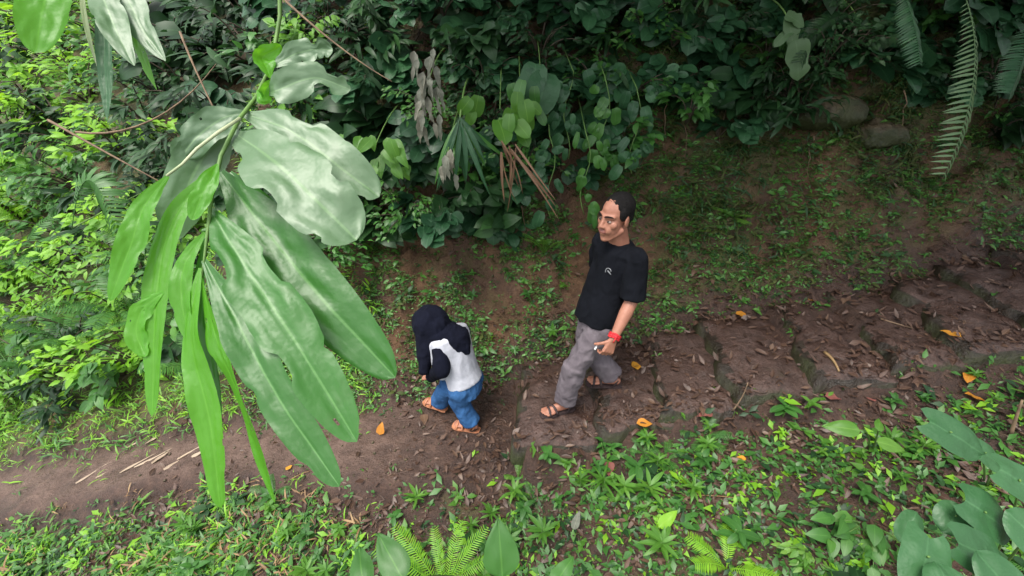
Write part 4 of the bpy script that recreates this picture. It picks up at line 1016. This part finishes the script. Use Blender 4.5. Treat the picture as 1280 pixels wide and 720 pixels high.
for u, v, t, d, n, L, W in [(1232, 640, 1.36, (.5, -.3, -.2), (0, -.5, .95), .19, .17), (1195, 645, 1.40, (-.5, -.4, -.2), (-.1, -.5, .9), .12, .115), (1275, 600, 1.35, (.6, -.3, -.2), (.1, -.5, .9), .19, .16),
        (1225, 690, 1.28, (.7, -.25, -.2), (.05, -.5, .9), .20, .17), (1160, 696, 1.25, (-.4, -.6, -.2), (-.05, -.5, .9), .20, .17), (1290, 665, 1.3, (.4, -.6, -.2), (0, -.5, .9), .18, .15), (1252, 722, 1.2, (.3, -.8, -.2), (0, -.4, .9), .18, .15),
        (1140, 655, 1.45, (-.5, -.5, -.2), (0, -.5, .9), .13, .09), (1190, 735, 1.18, (0, -.8, -.1), (0, -.4, .9), .17, .15)]:
    tl_.append((D(u, v, t), d, n, L * .88, W * .88, 'round' if L < .185 else 'heart'))
tag(make_bigleaf('round_leaved_plant', p_, tl_, 'taro', 13), 'clump of large rounded bluish leaves in the bottom right corner', 'plant')
sh = make_shrub('leafy_plant', 401, 34, (.20, .20, .16), .10, .058, 'ovate', 'mid', seg=6, droop=.5, smat='stemg')
setp(sh, hit(1085, 665) + UP * .02, 0, 'low clump of oval green leaves left of the round leaved corner plant', 'plant', None, 1.25)
sh = make_shrub('leafy_plant', 402, 60, (.18, .18, .12), .05, .022, 'ovate', 'bright', seg=4, droop=.5, smat='stemg')
setp(sh, hit(1020, 700), 0, 'pale fine leaved clump at the bottom edge beside the small fern', 'plant', None, 1.1)
for k, (u, v, s, mt, lab) in enumerate([(885, 540, .9, 'bright', 'yellow green weed at the lower end of the third step'), (1010, 512, 1.0, 'bright', 'bright leafy weed under the broad bare step'), (975, 545, .7, 'lime', 'mossy lime tuft under the broad bare step'),
        (835, 605, .7, 'mid', 'round leaved weed below the man, near the litter'), (1120, 600, .7, 'mid', 'weed between the three leaved plant and the leafy clump'), (1190, 432, .9, 'bright', 'yellow tinged weed at the end of the upper flight'),
        (1210, 520, .7, 'mid', 'weed among dead leaves near the right edge'), (995, 398, .5, 'bright', 'small green tuft growing on the step with the split stick'), (800, 640, .6, 'bright', 'weed right of the pale leaf in the litter'),
        (930, 600, .6, 'bright', 'tender yellow green weed in the middle of the litter slope')]):
    setp(make_rosette('weed', 340 + k, 10, .075, .030, ('ovate', 'lance')[k % 2], mt, .07, (.0, .9)), hit(u, v), k * .9, lab, 'weed', None, s)
protos = [(make_rosette('seedling', 500, 9, .09, .042, 'ovate', 'mid', .09, (-.1, .8)), 'broad leaved seedling among the litter below the path'), (make_rosette('seedling', 501, 14, .11, .026, 'lance', 'bright', .10, (.0, 1.0)), 'narrow leaved bright seedling among the litter below the path'),
          (make_rosette('seedling', 502, 7, .12, .07, 'ovate', 'dark', .06, (-.1, .5)), 'dark seedling with few wide leaves below the path'), (make_fern('fern', 503, 6, .20, 'mid', (.3, .9), 2 * math.pi, .2, 16, .2), 'small dull green fern on the slope below the path'),
          (make_rosette('seedling', 504, 16, .06, .03, 'round', 'bright', .08, (-.1, .9)), 'round leaved seedling on the slope below the path'), (make_rosette('seedling', 505, 8, .10, .05, 'heart', 'mid', .10, (-.2, .6)), 'heart leaved seedling on the slope below the path')]
cnt = [0] * len(protos); n_ = 0
while n_ < 120:
    x, y = prng.uniform(-2.6, 3.2), prng.uniform(1.15, 2.35)
    if y > yc(x) - hw(x) - .06 or prng.random() > .25 + .75 * patch(x, y, 1.6, 7.7): continue
    k = prng.choice((0, 0, 1, 1, 1, 2, 3, 4, 5)); src, lab = protos[k]; q_ = on(x, y); s_ = prng.uniform(.6, 1.25); n_ += 1
    if cnt[k] == 0: o = src; o.location = q_; o.scale = (s_,) * 3
    else: o = dup(src, q_, (prng.uniform(-.2, .2), prng.uniform(-.2, .2), prng.uniform(0, 6)), s_)
    cnt[k] += 1; tag(o, lab, 'fern' if k == 3 else 'seedling', lab.split(' on the')[0].split(' among')[0].split(' below')[0] + 's')
# on the bank
setp(make_fern('fern', 351, 5, .34, 'bright', (.9, 1.35), math.pi, math.pi, 20, .2, .4, .2), hit(680, 318), 0, 'upright fern on the bank left of the head of the man', 'fern')
setp(make_fern('fern', 352, 6, .24, 'bright', (.2, .8), 2 * math.pi, .3, 16, .24), hit(918, 272), 0, 'bright fern on the bank right of the head of the man', 'fern')
setp(make_fern('fern', 353, 4, .17, 'bright', (.2, .8), 2 * math.pi, 1.3, 12, .26), hit(866, 292), 0, 'smaller fern on the bank near the shoulder of the man', 'fern')
for k, (u, v, s, mt, lab) in enumerate([(690, 418, 1.0, 'bright', 'bright clump of leaves on the bank at the hip of the man'), (655, 372, .9, 'mid', 'weed on the bank between the two people, upper one'), (632, 345, .9, 'mid', 'weed under the thicket straight above the headscarf'),
        (615, 430, .8, 'lime', 'little yellow green sprout right of the pale vest'), (853, 240, .6, 'lime', 'yellow sprout behind the head of the man'), (720, 300, .8, 'mid', 'leafy sprout beside the chin of the man'), (590, 372, .7, 'mid', 'weed on the bank above the headscarf, left one'),
        (700, 362, .8, 'bright', 'weed on the bank left of the black shirt'), (825, 300, .7, 'mid', 'weed on the bank right of the black shirt'), (995, 285, .8, 'mid', 'narrow leaved weed in the middle of the right bank'), (1080, 300, .8, 'mid', 'dull weed on the bank under the mossy boulder'), (645, 440, .7, 'mid', 'weed at the foot of the bank between the two people')]):
    o = make_rosette('weed', 360 + k, 12, .085, .030, ('lance', 'ovate')[k % 2], mt, .08, (-.1, .9)); setp(o, hit(u, v), k * 1.1, lab, 'weed', None, s); o.rotation_euler = (R(28), 0, k * 1.1)
# hanging plants of the thicket
def toward(p, k): return p + (CAM - p).normalized() * k
def hanging(name, u, v, t, fn, lab, cat='plant', group=None):
    p = D(u, v, t); o = empty(name, p); fn(o, p); return tag(o, lab, cat, group)
hr = random.Random(77)
def cluster(mat, n, L, W, shape, spread, down=.6, stem=True, torn=0.0, fold=.15):
    def f(o, p):
        g = hit_back(p) - p; st = MB(); st.tube(bez(g, g * .5 + UP * .12, V3((0, 0, .02)), 8), [.007 - .0005 * i for i in range(9)], 6); st.build('stem', M['stemg'], o)
        mb = MB()
        for k in range(n):
            b = rv(hr); b = V3((b.x * spread[0], b.y * .5 * spread[0], b.z * spread[1])); d = V3((b.x * 3 + hr.uniform(-.4, .4), -.5 + hr.uniform(-.3, .3), -down + hr.uniform(-.4, .4)))
            s = hr.uniform(.65, 1.15); leaf(mb, b, d, V3((0, -.8, .6)) + rv(hr, .35), L * s, W * s, shape, .7, fold, 7, 0, .12 + .3 * (fold > .3), hr, torn)
        mb.build('foliage', M[mat], o)
    return f
def hit_back(p):       # nearest earth behind and above a hanging plant
    y = p.y
    while G(p.x, y) < p.z + .1 and y < p.y + 3: y += .03
    return V3((p.x, y, G(p.x, y)))
hanging('leafy_plant', 468, 190, 3.1, cluster('bright', 26, .14, .07, 'ovate', (.20, .12)), 'bright leafy sprig right of the pale drooping leaves')
hanging('leafy_plant', 625, 140, 3.2, cluster('bright', 15, .17, .14, 'heart', (.20, .15)), 'bright heart leaved plant left of the big notched leaf')
hanging('leafy_plant', 675, 85, 3.3, cluster('blue', 3, .30, .27, 'heart', (.05, .04)), 'plant with one big round notched leaf at top centre')
hanging('leafy_plant', 650, 118, 3.25, cluster('mid', 10, .15, .10, 'heart', (.16, .12)), 'heart leaved plant under the big notched leaf')
hanging('withered_leaf_bunch', 535, 110, 3.0, cluster('grey', 22, .17, .05, 'ovate', (.07, .24), 1.4, torn=.6, fold=.7), 'withered grey leaves hanging in a strip left of the fan leaf', 'dead leaves')
hanging('withered_leaf_bunch', 558, 205, 3.0, cluster('grey', 6, .18, .055, 'ovate', (.05, .10), 1.6, torn=.5, fold=.6), 'lowest withered grey leaf hanging beside the fan leaf', 'dead leaves')
def fan(o, p):
    g = hit_back(p) - p; st = MB(); st.tube(bez(g, g * .5 + UP * .2, V3((0, 0, 0)), 8), .007, 6); st.build('stem', M['stemg'], o)
    for k in range(13):
        mb = MB(); a = -.45 + 1.15 * k / 12
        leaf(mb, V3((0, 0, 0)) + rv(hr, .015), V3((math.sin(a), -.4 + hr.uniform(-.2, .2), -math.cos(a) * .8 + .1)), V3((0, -.9, .5)) + rv(hr, .35), hr.uniform(.30, .55), .034, 'lance', .8, .25, 8, 0, 0, hr); mb.build('leaflet', M['blue' if k % 3 else 'mid'], o)
hanging('fan_palm', 575, 148, 3.1, fan, 'fan of long narrow drooping leaflets beside the withered leaves')
def straps(o, p):
    for k in range(9):
        mb = MB(); leaf(mb, rv(hr, .06), V3((hr.uniform(-.25, .55), -.35, hr.uniform(-1.1, -.35))), V3((hr.uniform(-.8, .8), -.7, .5)), hr.uniform(.30, .62), hr.uniform(.010, .024), 'strap', hr.uniform(.3, .9), .5, 10, 0, .5, hr); mb.build('leaf', M['brown'], o)
    g = hit_back(p) - p; st = MB(); st.tube(bez(g, g * .5 + UP * .1, V3((0, 0, 0)), 6), .009, 6); st.build('stem', M['bark'], o)
hanging('dead_plant', 635, 180, 3.15, straps, 'dry brown straps hanging from the thicket over the bank', 'dead leaves')
for k, (u, v, n, lab) in enumerate([(712, 90, 14, 'heart leaved vine left of the dark gap over the man'), (760, 95, 18, 'heart leaved vine hanging straight above the man'), (800, 110, 18, 'heart leaved vine hanging right above the man'), (735, 165, 12, 'lower heart leaved vine beside the head of the man'), (690, 170, 12, 'short vine with pointed leaves right of the dry straps')]):
    def vine(o, p, n=n):
        st = MB(); pts = [V3((.03 * math.sin(i * .9 + n), -.02 * i * .4, -.075 * i)) for i in range(9)]; g = hit_back(p) - p; st.tube([g] + pts, .004, 5); st.build('stem', M['stemg'], o); mb = MB()
        for q in range(n):
            i = hr.uniform(0, 8); b = pts[int(i)].lerp(pts[min(8, int(i) + 1)], i % 1); sd_ = hr.choice((-1, 1))
            b = b + V3((sd_ * hr.uniform(.01, .09), -.03, .02)); leaf(mb, b, V3((sd_ * .4 + hr.uniform(-.3, .3), -.3, -.8)), V3((hr.uniform(-.4, .4), -.9, .6)), hr.uniform(.06, .15), hr.uniform(.05, .11), 'heart', hr.uniform(.3, 1.2), .3, 6, 0, .25, hr)
        mb.build('foliage', M['mid' if k % 2 else 'blue'], o)
    hanging('vine', u, v, 3.35, vine, lab, 'vine', 'heart leaved vines')
def torn_leaf(o, p):
    mb = MB(); 
    for b, d, L, W in [((0, 0, 0), (.35, -.3, -.8), .24, .15), ((.08, -.03, -.14), (.3, -.3, -.9), .28, .22), ((.05, 0, -.06), (-.5, -.3, -.4), .18, .10), ((-.02, 0, .02), (.7, -.3, -.3), .16, .12)]:
        leaf(mb, V3(b), V3(d), V3((-.1, -.8, .6)), L, W, 'heart', .4, .15, 11, 0, .2, hr, .3)
    mb.build('foliage', M['pale'], o); g = hit_back(p) - p; st = MB(); st.tube(bez(g, g * .5 + UP * .1, V3((0, 0, 0)), 6), .006, 6); st.build('stem', M['stemg'], o)
hanging('vine', 985, 22, 3.3, torn_leaf, 'pale torn leaf hanging at the top right of the man', 'vine')
for k, (u0, v0, u1, v1, u2, v2, t, mt, lp, lab) in enumerate([(1118, -30, 1140, 20, 1150, 82, 3.1, 'blue', .10, 'dark hanging fern frond at the top, left of the long pale frond'), (1200, -20, 1218, 90, 1178, 224, 2.75, 'pale', .11, 'long pale fern frond hanging over the shaded right bank'), (1300, -10, 1280, 70, 1262, 118, 2.7, 'blue', .10, 'fern frond hanging at the upper right edge'),
        (90, 285, 112, 225, 150, 300, 3.6, 'mid', .15, 'fern frond arching in front of the left bushes'), (1070, 20, 1030, 30, 1000, 80, 3.4, 'dark', .10, 'dim fern frond behind the pale torn leaf')]):
    a, b, c = D(u0, v0, t + .1), D(u1, v1, t), D(u2, v2, t - .05); o = empty('fern', a); mb = MB(); make_frond(mb, [q - a for q in bez(a, b * 2 - (a + c) * .5, c, 12)], 34, lp * 1.15, 0, hr, .17, .9, V3((.1, -.9, .3)), 3); mb.build('frond', M[mt], o)
    g = hit_back(a) - a; st = MB(); st.tube(bez(g, g * .5 + UP * .05, V3((0, 0, 0)), 6), .005, 5); st.build('stem', M['stemg'], o); tag(o, lab, 'fern')
fsrc = make_fern('fern', 601, 6, .5, 'mid', (.3, 1.0), 2 * math.pi, .2, 20, .2)
for k, (u, v) in enumerate([(35, 330), (150, 400), (85, 440), (215, 420), (60, 230), (185, 330), (255, 470), (20, 470)]):
    g = toward(hit(u, v), .25) + UP * .1; s_ = (g - CAM).length / 6.0
    o = fsrc if k == 0 else dup(fsrc)
    o.location = g; o.rotation_euler = (R(20), 0, k * 1.3); o.scale = (s_,) * 3; tag(o, 'mid green fern growing among the bushes at left of the path', 'fern', 'ferns among the left bushes')
# thin bare branches in the dark part of the upper left
for k, (pts, lab) in enumerate([(((345, -10, 3.2), (420, 55, 3.1), (490, 102, 3.05)), 'thin bare branch slanting through the thicket at top centre'), (((95, 165, 3.3), (190, 150, 3.2), (270, 80, 3.4)), 'thin dark branch in the upper left thicket, sloping one'), (((60, 150, 3.2), (150, 200, 3.1), (215, 235, 3.2)), 'thin dark branch low in the upper left thicket'), (((225, 40, 3.3), (255, 110, 3.2), (300, 200, 3.3)), 'thin dark branch hidden behind the pale leaves')]):
    q = [D(*p) for p in pts]; m = MB(); m.tube(bez(q[0], q[1] * 2 - (q[0] + q[2]) * .5, q[2], 10), [.009 - .0006 * i for i in range(11)], 6); tag(m.build('branch', M['twig']), lab, 'branch')

for k, (u, v, ln) in enumerate([(862, 120, .5), (905, 105, .55), (938, 95, .6), (952, 100, .5), (1010, 175, .3), (830, 130, .4), (700, 200, .35), (655, 235, .45), (1120, 120, .4), (1205, 215, .35)]):
    g = hit(u, v); a = g + V3((0, -.06, .05)); m = MB(); q = [a]
    for i in range(9): q.append(q[-1] + V3((hr.uniform(-.02, .02), hr.uniform(-.03, .0), -ln / 9)))
    m.tube(q, [.006 - .0005 * i for i in range(10)], 5); tag(m.build('hanging_root', M['twig']), 'thin brown root hanging down the dark bank', 'root', 'roots hanging down the bank')

# ------------------------------------------------------------------ fallen yellow leaves, sticks, boulders
def surf(u, v):
    p = hit(u, v); d = ray(u, v).normalized(); best = (p - CAM).length
    for b in STEPBVH:
        h_ = b.ray_cast(CAM, d)
        if h_[0] and h_[3] < best: best = h_[3]; p = h_[0]
    return p
YL = [(795, 532, 'yellow', 'yellow leaf lying on the step under the man, lower one'), (797, 465, 'yellow', 'yellow leaf on the step edge right of the man'), (475, 546, 'yellow', 'upright yellow leaf on the path left of the girl'), (920, 392, 'yellow', 'orange leaf at the back of the broad bare step'),
      (1010, 378, 'yellow', 'orange leaf at the foot of the right bank'), (1200, 425, 'yellow', 'yellow leaf beside the weed at the upper flight'), (1210, 470, 'yellow', 'orange leaf on the litter at right, upper of two'), (1203, 495, 'yellow', 'yellow leaf on the litter at right, lower of two'),
      (358, 590, 'yellow', 'small yellow leaf on the path under the hanging leaves'), (932, 577, 'yellow', 'small yellow leaf in the weeds below the steps'), (762, 580, 'red', 'reddish dead leaf below the feet of the man'), (1030, 498, 'red', 'dull red dead leaf beside the weeds under the broad step'),
      (1092, 505, 'red', 'curled purplish leaf right of the bright leafy weed'), (890, 520, 'red', 'pinkish dead leaf at the end of the third step'), (530, 520, 'litter', 'brown leaf on the path between the feet of the girl'), (715, 445, 'litter', 'tan leaf at the foot of the bank behind the man')]
for k, (u, v, mt, lab) in enumerate(YL):
    p = surf(u, v); m = MB(); a = k * 1.7; l = .115 if k not in (8, 9) else .06; dz = .05 if k == 2 else .0
    d = V3((math.cos(a), math.sin(a), .12)) if k != 2 else V3((.2, .2, .9))
    leaf(m, V3((0, 0, .022)), d, UP * (1 if k != 2 else 0) + V3((0, -.8, .0)) * (k == 2) + rv(hr, .25), l, l * .6, 'ovate', .35, .2, 6, 0, .2, hr)
    o = m.build('fallen_leaf', M[mt]); o.location = p; tag(o, lab, 'leaf', 'fallen leaves')
STK = [([(1030, 442), (1048, 466)], .012, 'straw', 'dry split stick lying across a stone step'), ([(915, 515), (935, 478)], .006, 'twig', 'thin twig leaning at the lower end of the steps'), ([(1262, 545), (1278, 500)], .012, 'twig', 'bare stick at the right edge of the photo'), ([(850, 622), (930, 626)], .005, 'straw', 'pale straw lying flat in the weeds below the steps'),
       ([(365, 600), (388, 590)], .006, 'straw', 'short pale stick on the path under the leaf tips'), ([(1100, 400), (1140, 412)], .007, 'twig', 'short stick on the step of the upper flight'), ([(935, 190), (945, 145)], .006, 'twig', 'thin stem standing in the dark gap of the bank')]
for k, (pp, r_, mt, lab) in enumerate(STK):
    a, b = surf(*pp[0]) + UP * .012, surf(*pp[1]) + UP * .012
    if k in (1, 2): b = P(pp[1][0], pp[1][1], a.y + .02)
    m = MB(); mid = (a + b) * .5 + rv(hr, .02) + UP * .012; m.tube(bez(a, mid, b, 7), [r_ * (1 - .07 * i) for i in range(8)], 6); tag(m.build('stick', M[mt]), lab, 'stick')
# pale streaks on the left end of the path: dry blades pressed in the mud
for k, (u, v) in enumerate([(95, 605), (120, 598), (150, 592), (168, 585), (190, 580), (205, 588), (222, 575), (240, 572), (160, 560), (182, 556), (212, 548), (262, 575)]):
    p = hit(u, v); m = MB(); leaf(m, V3((0, 0, .008)), V3((.75, .6 + hr.uniform(-.3, .3), .10)), UP + rv(hr, .3), hr.uniform(.12, .34), hr.uniform(.02, .05), 'strap', hr.uniform(-.3, .4), .3, 7, 0, .3, hr, .4); o = m.build('dry_blade', M['bleached']); o.location = p
    tag(o, 'dry pale grass blade pressed in the mud at the left end of the path', 'grass blade', 'dry blades on the muddy path')
def boulder(name, p, r, lab, seed):
    m = MB(); m.ellip((0, 0, 0), (r[0], 0, 0), (0, r[1], 0), (0, 0, r[2]), 40, 24)
    for i, v_ in enumerate(m.v):
        n_ = v_.normalized(); v_ += n_ * (r[2] * (.35 * noise.fractal(n_ * 1.3 + V3((seed, 0, 0)), 1, 2, 4) + .10 * noise.fractal(n_ * 5 + V3((seed, 0, 0)), 1, 2, 4)))
    o = m.build(name, M['rock']); o.location = p; tag(o, lab, 'rock')
boulder('boulder', hit(1030, 138), (.30, .22, .15), 'brown mossy boulder jutting from the dark bank, left one', 1.5)
boulder('boulder', hit(1092, 168), (.22, .17, .11), 'brown mossy boulder jutting from the dark bank, right one', 7.5)


# ------------------------------------------------------------------ light
SUN_EL, SUN_AZ = R(58), R(-60)          # azimuth: direction the light comes from, measured from +y towards +x
w = bpy.data.worlds.new('World'); SC.world = w; w.use_nodes = True
nt = w.node_tree; bg = nt.nodes['Background']
sky = N(nt, 'ShaderNodeTexSky'); sky.sky_type = 'NISHITA'; sky.sun_disc = False
sky.sun_elevation = SUN_EL
sky.air_density = 1.0; sky.dust_density = 3.0
hs = N(nt, 'ShaderNodeHueSaturation'); hs.inputs['Saturation'].default_value = 0.22
nt.links.new(sky.outputs[0], hs.inputs['Color']); nt.links.new(hs.outputs[0], bg.inputs['Color'])
bg.inputs['Strength'].default_value = 0.14
sd = bpy.data.lights.new('sun', 'SUN'); sd.energy = 1.5; sd.angle = R(25); sd.color = (1.0, 0.94, 0.84)
so = bpy.data.objects.new('sun', sd); COL.objects.link(so)
ldir = V3((-0.26, -0.34, 0.90)).normalized(); SUN_EL = math.asin(ldir.z); sky.sun_elevation = SUN_EL
so.rotation_euler = (-ldir).to_track_quat('-Z', 'Y').to_euler()
sky.sun_rotation = math.atan2(ldir.x, ldir.y)
SC.view_settings.view_transform = 'Standard'; SC.view_settings.look = 'None'
SC.view_settings.exposure = 1.42; SC.view_settings.gamma = 1.0
try: SC.view_settings.use_curve_mapping = False
except Exception: pass
SC.render.engine = 'CYCLES'
SC.cycles.max_bounces = 6; SC.cycles.diffuse_bounces = 3; SC.cycles.transmission_bounces = 3
SC.cycles.use_denoising = True
